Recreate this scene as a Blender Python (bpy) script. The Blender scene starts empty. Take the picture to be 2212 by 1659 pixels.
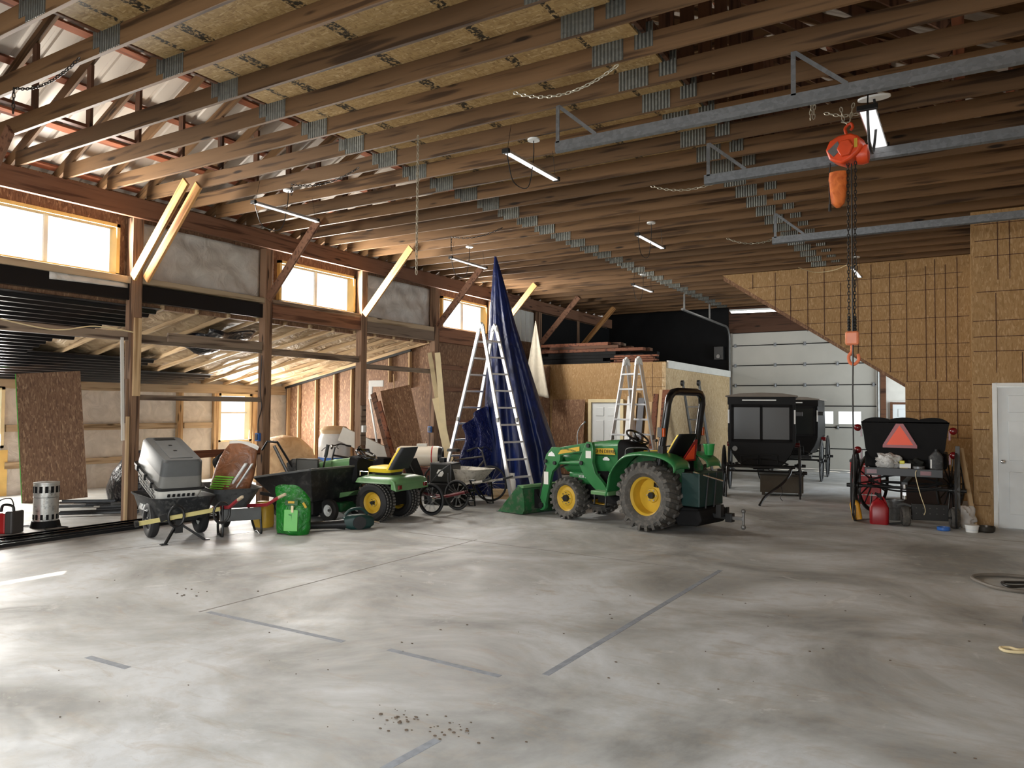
import bpy, bmesh, math, random
from mathutils import Vector, Matrix, Euler
random.seed(7)
R = math.radians
sc = bpy.context.scene
COL = sc.collection
# ------------------------------------------------------------------ camera (one long room: X runs along the trusses, Y along the window wall)
F_PX, YAW, PIT, ROL, HC = 1626.67, R(31.33), R(1.904), R(.431), 1.7
_cy, _sy, _cp, _sp = math.cos(YAW), math.sin(YAW), math.cos(PIT), math.sin(PIT)
FW = Vector((-_sy*_cp, _cy*_cp, _sp)); _r = Vector((_cy, _sy, 0)); _u = _r.cross(FW)
RT = math.cos(ROL)*_r + math.sin(ROL)*_u; UP = -math.sin(ROL)*_r + math.cos(ROL)*_u
EYE = Vector((0, 0, HC))
def ray(x, y): return FW + RT*((x-1106)/F_PX) - UP*((y-829.5)/F_PX)
def at(x, y, z=0.):                       # measured point of the photo on the level z
    d = ray(x, y); return EYE + d*((z-HC)/d.z)
def atx(x, y, X): d = ray(x, y); return EYE + d*(X/d.x)
def aty(x, y, Y): d = ray(x, y); return EYE + d*(Y/d.y)
cam = bpy.data.cameras.new('camera'); camo = bpy.data.objects.new('camera', cam); COL.objects.link(camo)
cam.sensor_width = 36; cam.lens = F_PX*36/2212; cam.clip_end = 300; cam.clip_start = .05
M = Matrix((RT, UP, -FW)).transposed().to_4x4(); M.translation = EYE; camo.matrix_world = M
sc.camera = camo
# ------------------------------------------------------------------ materials
def nt(name):
    m = bpy.data.materials.new(name); m.use_nodes = True
    n = m.node_tree; b = n.nodes['Principled BSDF']; return m, n, b
def N(n, t, **k):
    o = n.nodes.new(t)
    for a, v in k.items():
        if a.startswith('_'): o.inputs[a[1:].replace('_', ' ')].default_value = v
        else: setattr(o, a, v)
    return o
def L(n, a, ao, b, bi): n.links.new(a.outputs[ao], b.inputs[bi])
def s2l(c):
    return tuple((v/255/12.92 if v/255 <= .04045 else ((v/255+.055)/1.055)**2.4) for v in c)+(1,)
def ramp(n, stops):
    r = n.nodes.new('ShaderNodeValToRGB'); e = r.color_ramp.elements
    while len(e) < len(stops): e.new(.5)
    for i, (p, c) in enumerate(stops): e[i].position = p; e[i].color = c
    return r
def coords(n, scale=(1, 1, 1), rnd=0., kind='Object'):
    t = N(n, 'ShaderNodeTexCoord'); mp = N(n, 'ShaderNodeMapping'); mp.inputs['Scale'].default_value = scale
    L(n, t, kind, mp, 'Vector')
    if rnd:
        oi = N(n, 'ShaderNodeObjectInfo'); mu = N(n, 'ShaderNodeMath', operation='MULTIPLY'); mu.inputs[1].default_value = rnd
        L(n, oi, 'Random', mu, 0); L(n, mu, 0, mp, 'Location')
    return mp
def bump(n, b, src, out, strength=.3, dist=.01):
    bp = N(n, 'ShaderNodeBump'); bp.inputs['Strength'].default_value = strength; bp.inputs['Distance'].default_value = dist
    L(n, src, out, bp, 'Height'); L(n, bp, 'Normal', b, 'Normal')
def plain(name, rgb, rough=.5, metal=0., var=.12, scale=6., bmp=0., rgb2=None, dirt=None, coat=0.):
    m, n, b = nt(name)
    c = s2l(rgb); c2 = s2l(rgb2) if rgb2 else tuple(v*(1-var) for v in c[:3])+(1,)
    mp = coords(n, rnd=9.); no = N(n, 'ShaderNodeTexNoise'); no.inputs['Scale'].default_value = scale; no.inputs['Detail'].default_value = 5
    L(n, mp, 0, no, 'Vector')
    st = [(.35, c2), (.65, c)]
    rp = ramp(n, st); L(n, no, 'Fac', rp, 'Fac')
    last, lo = rp, 'Color'
    if dirt:
        n2 = N(n, 'ShaderNodeTexNoise'); n2.inputs['Scale'].default_value = scale*2.3; n2.inputs['Detail'].default_value = 8; n2.inputs['Roughness'].default_value = .7
        L(n, mp, 0, n2, 'Vector'); r2 = ramp(n, [(.5, (0, 0, 0, 1)), (.68, (1, 1, 1, 1))]); L(n, n2, 'Fac', r2, 'Fac')
        mx = N(n, 'ShaderNodeMixRGB'); mx.inputs['Color2'].default_value = s2l(dirt); L(n, r2, 'Color', mx, 'Fac'); L(n, rp, 'Color', mx, 'Color1'); last = mx
    L(n, last, lo, b, 'Base Color'); b.inputs['Roughness'].default_value = rough; b.inputs['Metallic'].default_value = metal
    if coat: b.inputs['Coat Weight'].default_value = coat
    if bmp: bump(n, b, no, 'Fac', bmp)
    return m
def wood(name, light, dark, axis=0, rough=.65, grain=1., rndv=.35, knots=True):
    """sawn timber, grain along the local axis"""
    m, n, b = nt(name)
    s = [9., 9., 9.]; s[axis] = .55
    mp = coords(n, tuple(s), rnd=40.)
    no = N(n, 'ShaderNodeTexNoise'); no.inputs['Scale'].default_value = 1.2*grain; no.inputs['Detail'].default_value = 3; L(n, mp, 0, no, 'Vector')
    mu = N(n, 'ShaderNodeMath', operation='MULTIPLY'); mu.inputs[1].default_value = 16; L(n, no, 'Fac', mu, 0)
    si = N(n, 'ShaderNodeMath', operation='SINE'); L(n, mu, 0, si, 0)
    rp = ramp(n, [(0, s2l(dark)), (.45, s2l(light)), (1, tuple(min(1, v*1.12) for v in s2l(light)[:3])+(1,))])
    ma = N(n, 'ShaderNodeMapRange'); ma.inputs['From Min'].default_value = -1; L(n, si, 0, ma, 'Value'); 
    n2 = N(n, 'ShaderNodeTexNoise'); n2.inputs['Scale'].default_value = 2.5; n2.inputs['Detail'].default_value = 8; L(n, mp, 0, n2, 'Vector')
    mi = N(n, 'ShaderNodeMath', operation='MULTIPLY'); L(n, ma, 0, mi, 0); L(n, n2, 'Fac', mi, 1)
    m3 = N(n, 'ShaderNodeMath', operation='MULTIPLY'); m3.inputs[1].default_value = 1.75; L(n, mi, 0, m3, 0); L(n, m3, 0, rp, 'Fac')
    last = rp
    if knots:
        m2 = coords(n, tuple((1.1 if i == axis else 5.) for i in range(3)), rnd=23.)
        vo = N(n, 'ShaderNodeTexVoronoi'); vo.inputs['Scale'].default_value = 1.; L(n, m2, 0, vo, 'Vector')
        r2 = ramp(n, [(.07, (1, 1, 1, 1)), (.13, (0, 0, 0, 1))]); L(n, vo, 'Distance', r2, 'Fac')
        mx = N(n, 'ShaderNodeMixRGB'); mx.inputs['Color2'].default_value = tuple(v*.4 for v in s2l(dark)[:3])+(1,)
        L(n, r2, 'Color', mx, 'Fac'); L(n, rp, 'Color', mx, 'Color1'); last = mx
    oi = N(n, 'ShaderNodeObjectInfo'); hv = N(n, 'ShaderNodeHueSaturation')
    mr = N(n, 'ShaderNodeMapRange'); mr.inputs['To Min'].default_value = 1-rndv; mr.inputs['To Max'].default_value = 1+rndv*.6
    L(n, oi, 'Random', mr, 'Value'); L(n, mr, 0, hv, 'Value'); L(n, last, 'Color', hv, 'Color'); L(n, hv, 'Color', b, 'Base Color')
    b.inputs['Roughness'].default_value = rough; b.inputs['Specular IOR Level'].default_value = .25
    bump(n, b, n2, 'Fac', .15, .004)
    return m
def osb(name, cols, sa=(62, 62, 15), sb=(60, 66, 17), stripes=None):
    """oriented strand board: two layers of flattened cells turned against each other"""
    m, n, b = nt(name)
    t = N(n, 'ShaderNodeTexCoord')
    def layer(rot, sc_):
        mp = N(n, 'ShaderNodeMapping'); mp.inputs['Rotation'].default_value = rot; mp.inputs['Scale'].default_value = sc_
        L(n, t, 'Object', mp, 'Vector')
        d = N(n, 'ShaderNodeTexNoise'); d.inputs['Scale'].default_value = .35; L(n, mp, 0, d, 'Vector')
        ad = N(n, 'ShaderNodeVectorMath', operation='MULTIPLY_ADD'); ad.inputs[1].default_value = (3., 3., 3.); L(n, d, 'Color', ad, 0); L(n, mp, 0, ad, 2)
        v = N(n, 'ShaderNodeTexVoronoi'); v.inputs['Scale'].default_value = 1.; L(n, ad, 0, v, 'Vector'); return v
    a = layer((.42, .35, .1), sa); c = layer((-.5, -.6, -.2), sb)
    sp = N(n, 'ShaderNodeSeparateColor'); L(n, a, 'Color', sp, 0); sp2 = N(n, 'ShaderNodeSeparateColor'); L(n, c, 'Color', sp2, 0)
    gt = N(n, 'ShaderNodeMath', operation='GREATER_THAN'); gt.inputs[1].default_value = .5; L(n, sp, 1, gt, 0)
    mx = N(n, 'ShaderNodeMix'); L(n, gt, 0, mx, 0); L(n, sp, 0, mx, 2); L(n, sp2, 0, mx, 3)
    k = len(cols)-1
    rp = ramp(n, [(i/k, s2l(q)) for i, q in enumerate(cols)]); L(n, mx, 0, rp, 'Fac')
    last = rp
    if stripes:
        sx_ = N(n, 'ShaderNodeSeparateXYZ'); L(n, t, 'Object', sx_, 0); no = N(n, 'ShaderNodeTexNoise'); no.inputs['Scale'].default_value = 38.; no.inputs['Detail'].default_value = 2; L(n, t, 'Object', no, 'Vector')
        r3 = ramp(n, [(.42, (0, 0, 0, 1)), (.52, (1, 1, 1, 1))]); L(n, no, 'Fac', r3, 'Fac')
        for x, w in stripes:
            su = N(n, 'ShaderNodeMath', operation='SUBTRACT'); su.inputs[1].default_value = x; L(n, sx_, 0, su, 0)
            ab = N(n, 'ShaderNodeMath', operation='ABSOLUTE'); L(n, su, 0, ab, 0)
            lt = N(n, 'ShaderNodeMath', operation='LESS_THAN'); lt.inputs[1].default_value = w; L(n, ab, 0, lt, 0)
            mm = N(n, 'ShaderNodeMath', operation='MULTIPLY'); L(n, lt, 0, mm, 0); L(n, r3, 'Color', mm, 1)
            q = N(n, 'ShaderNodeMixRGB'); q.inputs['Color2'].default_value = s2l((52, 46, 36)); L(n, mm, 0, q, 'Fac'); L(n, last, 'Color', q, 'Color1'); last = q
    L(n, last, 'Color', b, 'Base Color'); b.inputs['Roughness'].default_value = .6; b.inputs['Specular IOR Level'].default_value = .25
    bump(n, b, mx, 0, .12, .004)
    return m
def emit(name, rgb, s):
    m, n, b = nt(name); b.inputs['Base Color'].default_value = s2l(rgb); b.inputs['Emission Color'].default_value = s2l(rgb); b.inputs['Emission Strength'].default_value = s; return m
def glass(name, tint=(255, 255, 255), rough=.02):
    m, n, b = nt(name); n.nodes.remove(b); o = n.nodes['Material Output']
    g = N(n, 'ShaderNodeBsdfGlossy'); g.inputs['Roughness'].default_value = rough
    t = N(n, 'ShaderNodeBsdfTransparent'); t.inputs['Color'].default_value = s2l(tint)
    f = N(n, 'ShaderNodeFresnel'); f.inputs['IOR'].default_value = 1.45; mx = N(n, 'ShaderNodeMixShader')
    ge = N(n, 'ShaderNodeNewGeometry'); ml = N(n, 'ShaderNodeMath', operation='MULTIPLY'); iv = N(n, 'ShaderNodeMath', operation='SUBTRACT'); iv.inputs[0].default_value = 1.; L(n, ge, 'Backfacing', iv, 1); L(n, f, 0, ml, 0); L(n, iv, 0, ml, 1)
    L(n, ml, 0, mx, 0); L(n, t, 0, mx, 1); L(n, g, 0, mx, 2); L(n, mx, 0, o, 'Surface'); return m
def galv(name, rgb=(128, 131, 133), rough=.42, ribs=0., axis=0):
    m, n, b = nt(name); mp = coords(n, rnd=5.)
    v = N(n, 'ShaderNodeTexVoronoi'); v.inputs['Scale'].default_value = 30; L(n, mp, 0, v, 'Vector')
    c = s2l(rgb); rp = ramp(n, [(0, tuple(q*.75 for q in c[:3])+(1,)), (1, c)]); sp = N(n, 'ShaderNodeSeparateColor'); L(n, v, 'Color', sp, 0); L(n, sp, 0, rp, 'Fac')
    L(n, rp, 'Color', b, 'Base Color'); b.inputs['Metallic'].default_value = .65; b.inputs['Roughness'].default_value = rough
    if ribs:
        w = N(n, 'ShaderNodeTexWave', wave_type='BANDS', bands_direction='XYZ'[axis]); w.inputs['Scale'].default_value = ribs; L(n, mp, 0, w, 'Vector')
        bump(n, b, w, 'Fac', .9, .012)
        m2 = N(n, 'ShaderNodeMixRGB', blend_type='MULTIPLY'); m2.inputs['Fac'].default_value = .55; L(n, rp, 'Color', m2, 'Color1')
        r2 = ramp(n, [(.2, (.25, .25, .25, 1)), (.6, (1, 1, 1, 1))]); L(n, w, 'Fac', r2, 'Fac'); L(n, r2, 'Color', m2, 'Color2'); L(n, m2, 'Color', b, 'Base Color')
    return m
def concrete():
    m, n, b = nt('concrete'); mp = coords(n)
    def noi(s, d=6, r=.6, vec=None, dist=0.):
        q = N(n, 'ShaderNodeTexNoise'); q.inputs['Scale'].default_value = s; q.inputs['Detail'].default_value = d; q.inputs['Roughness'].default_value = r; q.inputs['Distortion'].default_value = dist; L(n, vec or mp, 0, q, 'Vector'); return q
    n1 = noi(.55, 8, .62, None, .6); n2 = noi(5, 8, .7); n3 = noi(45, 4, .7); n4 = noi(1.3, 10, .72, None, 1.2)
    st = coords(n, (1., 3.2, 1.)); n5 = noi(1.7, 8, .7, st, .8)
    r1 = ramp(n, [(.38, s2l((132, 132, 129))), (.5, s2l((166, 167, 165))), (.62, s2l((194, 197, 199)))]); L(n, n1, 'Fac', r1, 'Fac')
    def mixc(last, src, a, z, col, f=1.):
        r = ramp(n, [(a, (0, 0, 0, 1)), (z, (f, f, f, 1))]); L(n, src, 'Fac', r, 'Fac'); x = N(n, 'ShaderNodeMixRGB'); x.inputs['Color2'].default_value = s2l(col); L(n, r, 'Color', x, 'Fac'); L(n, last, 'Color', x, 'Color1'); return x
    x = mixc(r1, n2, .5, .75, (165, 158, 146), .6)
    x = mixc(x, n5, .55, .7, (154, 140, 122), .55)
    x = mixc(x, n4, .6, .72, (222, 222, 220), .6)
    x = mixc(x, n3, .62, .75, (130, 124, 114), .45)
    L(n, x, 'Color', b, 'Base Color')
    rr = ramp(n, [(.3, (.45, .45, .45, 1)), (.7, (.72, .72, .72, 1))]); L(n, n4, 'Fac', rr, 'Fac'); L(n, rr, 'Color', b, 'Roughness')
    b.inputs['Specular IOR Level'].default_value = .4
    bump(n, b, n3, 'Fac', .08, .003)
    return m
def wrinkle(name, rgb, rough=.5, strength=.8, scale=5., rgb2=None, stretch=(1, 1, 1), spec=.4):
    m, n, b = nt(name); mp = coords(n, stretch, rnd=3.)
    no = N(n, 'ShaderNodeTexNoise'); no.inputs['Scale'].default_value = scale; no.inputs['Detail'].default_value = 4; no.inputs['Distortion'].default_value = 1.5; L(n, mp, 0, no, 'Vector')
    c = s2l(rgb); c2 = s2l(rgb2) if rgb2 else tuple(v*.85 for v in c[:3])+(1,)
    rp = ramp(n, [(.3, c2), (.7, c)]); L(n, no, 'Fac', rp, 'Fac'); L(n, rp, 'Color', b, 'Base Color'); b.inputs['Roughness'].default_value = rough; b.inputs['Specular IOR Level'].default_value = spec
    bump(n, b, no, 'Fac', strength, .05); return m
W_TRUSS = wood('truss_lumber', (104, 78, 52), (64, 45, 28), 0)
W_TRUSSV = wood('truss_web_lumber', (92, 64, 48), (58, 38, 28), 2)
W_HEAD = wood('header_timber', (122, 88, 68), (84, 56, 42), 1, rndv=.1)
W_POST = wood('post_timber', (134, 106, 84), (82, 60, 46), 2, rndv=.15)
W_PALE = wood('pale_lumber', (188, 160, 122), (146, 114, 78), 2, rndv=.15)
W_PALEX = wood('pale_lumber_x', (184, 158, 122), (142, 114, 80), 0, rndv=.15)
W_PALEY = wood('pale_lumber_y', (168, 150, 124), (128, 108, 82), 1, rndv=.15)
W_GREY = wood('weathered_lumber', (128, 112, 96), (78, 64, 54), 1, rndv=.2)
W_BRACE_LIT = wood('brace_lumber', (196, 148, 94), (146, 100, 58), 0, rndv=.12)  # brace timber with the window light put into its colour
W_RED = wood('red_brown_lumber', (120, 74, 52), (70, 40, 28), 1)
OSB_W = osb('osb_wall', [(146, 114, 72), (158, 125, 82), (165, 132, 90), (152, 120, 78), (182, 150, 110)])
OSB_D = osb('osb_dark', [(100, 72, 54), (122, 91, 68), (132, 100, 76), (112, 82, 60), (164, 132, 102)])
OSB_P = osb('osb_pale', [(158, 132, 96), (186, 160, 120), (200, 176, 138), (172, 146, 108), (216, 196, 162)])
OSB_C = osb('osb_deck', [(138, 110, 70), (160, 132, 88), (172, 144, 98), (150, 122, 80), (190, 164, 122)],
            sa=(17, 60, 60), sb=(58, 18, 60), stripes=[(-6.12, .03), (-5.75, .06), (-4.62, .06), (-3.62, .05), (-2.9, .025)])
BLACKLINE = plain('dark_chalk_line', (66, 30, 24), .8)
GALV = galv('galvanised'); PLATE = galv('gusset_steel', (128, 130, 124), .5, 9., 0)
ALU = plain('aluminium', (222, 224, 226), .3, .7, .06, 20)
CONC = concrete()
BLK = plain('black_paint', (22, 23, 24), .42, 0, .2); BLKM = plain('black_matte', (20, 20, 21), .75, 0, .2)
BLKG = plain('black_gloss', (10, 10, 12), .22, 0, .2); BLKP = plain('black_poly', (38, 40, 42), .5, 0, .25, 8., dirt=(86, 86, 84))
RUB = plain('tyre_rubber', (80, 78, 74), .8, 0, .3, 9., dirt=(104, 98, 90)); RUBD = plain('dark_rubber', (30, 30, 31), .7, 0, .2)
JGRN = plain('tractor_green', (46, 116, 64), .35, 0, .12, 3., coat=.25); JGRN2 = plain('faded_green', (98, 140, 92), .4, 0, .1)
JGRND = plain('dirty_green', (32, 92, 50), .5, 0, .3, 4., dirt=(92, 92, 78))
JYEL = plain('wheel_yellow', (204, 166, 50), .45, 0, .15, 5.); SEATY = plain('seat_yellow', (236, 204, 48), .5, 0, .08)
BUGB = plain('buggy_black', (9, 9, 10), .5, 0, .2)
for q in (BUGB, BLKM): q.node_tree.nodes['Principled BSDF'].inputs['Specular IOR Level'].default_value = .2
TEAL = plain('dark_teal_paint', (10, 48, 45), .45, 0, .2); ORANGE = plain('hoist_orange', (214, 72, 26), .4, 0, .2, 9.)
BAGOR = wrinkle('orange_canvas', (222, 122, 56), .7, .35, 6., (180, 84, 30)); SMVO = plain('signal_orange', (250, 84, 36), .45, 0, .03); SMVR = plain('dark_red_reflector', (140, 14, 16), .35, 0, .1)
RED = plain('red_plastic', (178, 26, 28), .4, 0, .12); REDL = plain('red_lens', (104, 4, 10), .25, 0, .2); REDH = plain('red_handle', (140, 26, 40), .5, 0, .2)
WHITE = plain('white_paint', (226, 228, 226), .4, 0, .05); WHITEM = plain('white_matte', (214, 212, 204), .7, 0, .08); DOORW = plain('door_white', (216, 221, 222), .45, 0, .04)
CREAM = plain('cream_trim', (222, 206, 164), .5, 0, .08); CREAMP = plain('cream_enamel', (226, 216, 198), .35, 0, .06)
GDOOR = plain('grey_door_panel', (176, 174, 166), .5, .1, .06, 2.); GREYP = plain('grey_plastic', (84, 86, 86), .55, 0, .12); GREYL = plain('light_grey_plastic', (206, 205, 198), .5, 0, .06)
STEEL = plain('worn_steel', (120, 120, 118), .4, .6, .2, 9.); GREYST = plain('grey_tray', (92, 94, 94), .5, .2, .25, 7., dirt=(50, 52, 54))
DIRTW = plain('cement_stained_tray', (196, 190, 178), .7, 0, .2, 6., dirt=(120, 110, 98))
TARP = wrinkle('blue_tarp', (12, 32, 88), .4, .5, 6., (6, 18, 54), (1, 1, .35)); TARPS = wrinkle('blue_tarp_shiny', (16, 26, 78), .25, 1., 9.)
DTARP = wrinkle('black_tarp', (16, 17, 26), .3, .9, 5.); CLOTH = wrinkle('white_cloth', (206, 198, 180), .8, .3, 5.)
WRAP = wrinkle('white_wrap', (206, 202, 194), .45, .55, 3.2, (182, 178, 170)); INSUL = wrinkle('insulation_facing', (190, 168, 136), .6, .9, 4., (150, 126, 96))
BPANEL = plain('black_metal_panel', (24, 24, 27), .3, .3, .15, 2.); ROOFM = plain('white_metal_roof', (190, 180, 168), .4, .1, .06, 2.)
GBAG = wrinkle('green_bag', (26, 118, 36), .3, .6, 7., (14, 86, 24)); LGREEN = plain('light_green_print', (92, 176, 76), .4); BRBAG = wrinkle('brown_bag', (140, 92, 62), .35, .4, 6., (104, 66, 42)); LIME = plain('lime_print', (122, 196, 60), .4)
BROWN = plain('brown_timber_box', (92, 60, 40), .7); TAPE = plain('blue_grey_tape', (140, 146, 154), .7, 0, .25, 20.); JOINT = plain('joint_dark', (134, 129, 123), .9)
KRAFT = plain('kraft_paper', (206, 176, 138), .7); PLASTW = wrinkle('clear_plastic', (206, 206, 204), .3, .8, 12.); BLUEP = plain('blue_plastic', (50, 108, 190), .4)
YELP = plain('yellow_plastic', (242, 178, 30), .4); CHAINM = plain('zinc_chain', (184, 178, 160), .35, .6); CHAIND = plain('dark_chain', (36, 32, 28), .45, .6)
CHROME = plain('chrome', (222, 222, 222), .15, .95); LENS = emit('diffuser_lit', (246, 246, 246), 1.1); LENSOFF = plain('diffuser_white', (224, 224, 222), .4)
LENSBR = emit('tube_lit', (255, 252, 246), 7.); GLASS = glass('window_glass'); BGLASS = glass('tinted_glass', (70, 76, 74)); YTRIM = plain('yellow_pine_trim', (222, 190, 116), .5); LITOSB = plain('pine_shelf', (232, 196, 118), .5)
MUD = plain('dried_mud', (92, 78, 64), .9); AMBER = plain('amber_lens', (196, 84, 30), .25); DKWOOD = wood('dark_wood', (92, 62, 44), (52, 32, 22), 0)
HOSE = plain('hose_grey', (112, 106, 98), .6); WOODHAND = plain('bare_wood_handle', (186, 168, 140), .6); KRAFTW = wrinkle('crumpled_kraft', (196, 166, 128), .75, .9, 3.2, (160, 128, 92))
YWOOD = plain('yellow_handle', (206, 194, 128), .5)
# ------------------------------------------------------------------ mesh helpers
class MB:
    def __init__(s): s.b = bmesh.new()
    def _add(s, vs, fs):
        v = [s.b.verts.new(p) for p in vs]
        for f in fs:
            try: s.b.faces.new([v[i] for i in f])
            except ValueError: pass
        return s
    def box(s, c, d, rz=0., rot=None):
        m = Matrix.Rotation(rz, 3, 'Z') if rot is None else (rot.to_matrix() if isinstance(rot, Euler) else rot)
        h = [q/2 for q in d]; c = Vector(c)
        vs = [c+m @ Vector((x*h[0], y*h[1], z*h[2])) for x in (-1, 1) for y in (-1, 1) for z in (-1, 1)]
        return s._add(vs, [(0, 1, 3, 2), (4, 6, 7, 5), (0, 4, 5, 1), (2, 3, 7, 6), (0, 2, 6, 4), (1, 5, 7, 3)])
    def bb(s, a, b): return s.box([(a[i]+b[i])/2 for i in range(3)], [abs(b[i]-a[i]) for i in range(3)])
    def beam(s, p, q, w, h, up=(0, 0, 1)):
        p, q = Vector(p), Vector(q); z = (q-p); l = z.length; z.normalize(); u = Vector(up)
        if abs(z.dot(u)) > .98: u = Vector((0, 1, 0))
        x = z.cross(u).normalized(); y = x.cross(z)
        m = Matrix((x, z, y)).transposed(); return s.box((p+q)/2, (w, l, h), rot=m)
    def hexa(s, lo, hi):                     # two quads joined
        return s._add(list(lo)+list(hi), [(3, 2, 1, 0), (4, 5, 6, 7)]+[(i, (i+1) % 4, 4+(i+1) % 4, 4+i) for i in range(4)])
    def cyl(s, p, q, r, r2=None, n=16, caps=True):
        p, q = Vector(p), Vector(q); r2 = r if r2 is None else r2; z = (q-p).normalized()
        x = z.cross(Vector((0, 0, 1)) if abs(z.z) < .9 else Vector((1, 0, 0))).normalized(); y = z.cross(x)
        vs = [c+rr*(math.cos(2*math.pi*i/n)*x+math.sin(2*math.pi*i/n)*y) for c, rr in ((p, r), (q, r2)) for i in range(n)]
        fs = [(i, (i+1) % n, n+(i+1) % n, n+i) for i in range(n)]
        if caps: fs += [tuple(range(n-1, -1, -1)), tuple(range(n, 2*n))]
        return s._add(vs, fs)
    def tube(s, pts, r, n=8, closed=False):
        P = [Vector(p) for p in pts]; k = len(P); rr = r if isinstance(r, (list, tuple)) else [r]*k; vs = []; fs = []; x = None
        for i in range(k):
            if closed: t = (P[(i+1) % k]-P[i-1])
            else: t = P[min(i+1, k-1)]-P[max(i-1, 0)]
            t.normalize()
            if x is None: x = t.cross(Vector((0, 0, 1)) if abs(t.z) < .9 else Vector((1, 0, 0)))
            x = (x-t*x.dot(t)).normalized(); y = t.cross(x)
            vs += [P[i]+rr[i]*(math.cos(2*math.pi*j/n)*x+math.sin(2*math.pi*j/n)*y) for j in range(n)]
        for i in range(k if closed else k-1):
            a, c = i*n, ((i+1) % k)*n
            fs += [(a+j, a+(j+1) % n, c+(j+1) % n, c+j) for j in range(n)]
        if not closed: fs += [tuple(range(n-1, -1, -1)), tuple(range((k-1)*n, k*n))]
        return s._add(vs, fs)
    def lathe(s, prof, o=(0, 0, 0), ax=(0, 0, 1), n=24, sx=1., sy=1., caps=True):
        o = Vector(o); z = Vector(ax).normalized(); x = z.cross(Vector((0, 0, 1)) if abs(z.z) < .9 else Vector((1, 0, 0))).normalized(); y = z.cross(x); vs = []; fs = []
        for r, h in prof: vs += [o+z*h+r*(sx*math.cos(2*math.pi*j/n)*x+sy*math.sin(2*math.pi*j/n)*y) for j in range(n)]
        for i in range(len(prof)-1): fs += [(i*n+j, i*n+(j+1) % n, (i+1)*n+(j+1) % n, (i+1)*n+j) for j in range(n)]
        if caps and prof[0][0] > 1e-5: fs.append(tuple(range(n-1, -1, -1)))
        if caps and prof[-1][0] > 1e-5: fs.append(tuple(range((len(prof)-1)*n, len(prof)*n)))
        return s._add(vs, fs)
    def ring(s, prof, o, ax, n=32):          # closed profile (r,h) swept round
        o = Vector(o); z = Vector(ax).normalized(); x = z.cross(Vector((0, 0, 1)) if abs(z.z) < .9 else Vector((1, 0, 0))).normalized(); y = z.cross(x); k = len(prof); vs = []
        for j in range(n):
            d = math.cos(2*math.pi*j/n)*x+math.sin(2*math.pi*j/n)*y; vs += [o+z*h+d*r for r, h in prof]
        return s._add(vs, [(j*k+i, ((j+1) % n)*k+i, ((j+1) % n)*k+(i+1) % k, j*k+(i+1) % k) for j in range(n) for i in range(k)])
    def torus(s, o, ax, Rr, r, n=32, m=8): return s.ring([(Rr+r*math.cos(2*math.pi*i/m), r*math.sin(2*math.pi*i/m)) for i in range(m)], o, ax, n)
    def prism(s, pts, d0, d1, plane='xz'):
        def f(a, b, d): return {'xz': (a, d, b), 'xy': (a, b, d), 'yz': (d, a, b)}[plane]
        n = len(pts); vs = [f(a, b, d0) for a, b in pts]+[f(a, b, d1) for a, b in pts]
        return s._add(vs, [tuple(range(n-1, -1, -1)), tuple(range(n, 2*n))]+[(i, (i+1) % n, n+(i+1) % n, n+i) for i in range(n)])
    def ball(s, c, r, n=12, sc3=(1, 1, 1)):
        k = n//2; pr = [(math.sin(math.pi*i/k)*r if 0 < i < k else 0., -math.cos(math.pi*i/k)*r) for i in range(k+1)]
        st = len(s.b.verts); s.lathe(pr, (0, 0, 0), (0, 0, 1), n); s.b.verts.ensure_lookup_table()
        for v in s.b.verts[st:]: v.co = Vector(c)+Vector((v.co.x*sc3[0], v.co.y*sc3[1], v.co.z*sc3[2]))
        return s
    def loft(s, secs, caps=True):            # sections of equal length, closed loops
        n = len(secs[0]); vs = [p for q in secs for p in q]; fs = []
        for i in range(len(secs)-1): fs += [(i*n+j, i*n+(j+1) % n, (i+1)*n+(j+1) % n, (i+1)*n+j) for j in range(n)]
        if caps: fs += [tuple(range(n-1, -1, -1)), tuple(range((len(secs)-1)*n, len(secs)*n))]
        return s._add(vs, fs)
    def grid(s, f, nu, nv, th=0.):
        vs = [Vector(f(i/nu, j/nv)) for i in range(nu+1) for j in range(nv+1)]; w = nv+1
        fs = [(i*w+j, (i+1)*w+j, (i+1)*w+j+1, i*w+j+1) for i in range(nu) for j in range(nv)]
        s._add(vs, fs)
        return s
    def build(s, name, mat, parent=None, smooth=35, bev=0., solid=0., loc=None, rz=None):
        bmesh.ops.remove_doubles(s.b, verts=s.b.verts, dist=1e-5); bmesh.ops.recalc_face_normals(s.b, faces=s.b.faces)
        me = bpy.data.meshes.new(name); s.b.to_mesh(me); s.b.free()
        if smooth: 
            me.polygons.foreach_set('use_smooth', [True]*len(me.polygons)); me.set_sharp_from_angle(angle=R(smooth))
        me.materials.append(mat); o = bpy.data.objects.new(name, me); COL.objects.link(o)
        if parent: o.parent = parent
        if solid: q = o.modifiers.new('Solidify', 'SOLIDIFY'); q.thickness = solid; q.offset = 0
        if bev: q = o.modifiers.new('Bevel', 'BEVEL'); q.width = bev; q.segments = 2; q.limit_method = 'ANGLE'; q.angle_limit = R(40)
        if loc is not None: o.location = loc
        if rz is not None: o.rotation_euler = (0, 0, rz)
        return o
def tag(o, label, cat, group=None, kind=None):
    o['label'] = label; o['category'] = cat
    if group: o['group'] = group
    if kind: o['kind'] = kind
    return o
def thing(name, label, cat, loc=(0, 0, 0), rz=0., group=None, rot=None):
    o = bpy.data.objects.new(name, None); COL.objects.link(o); o.location = loc; o.rotation_euler = rot or (0, 0, rz); o.empty_display_size = .1
    return tag(o, label, cat, group)
def struct(o): o['kind'] = 'structure'; return o
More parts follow.
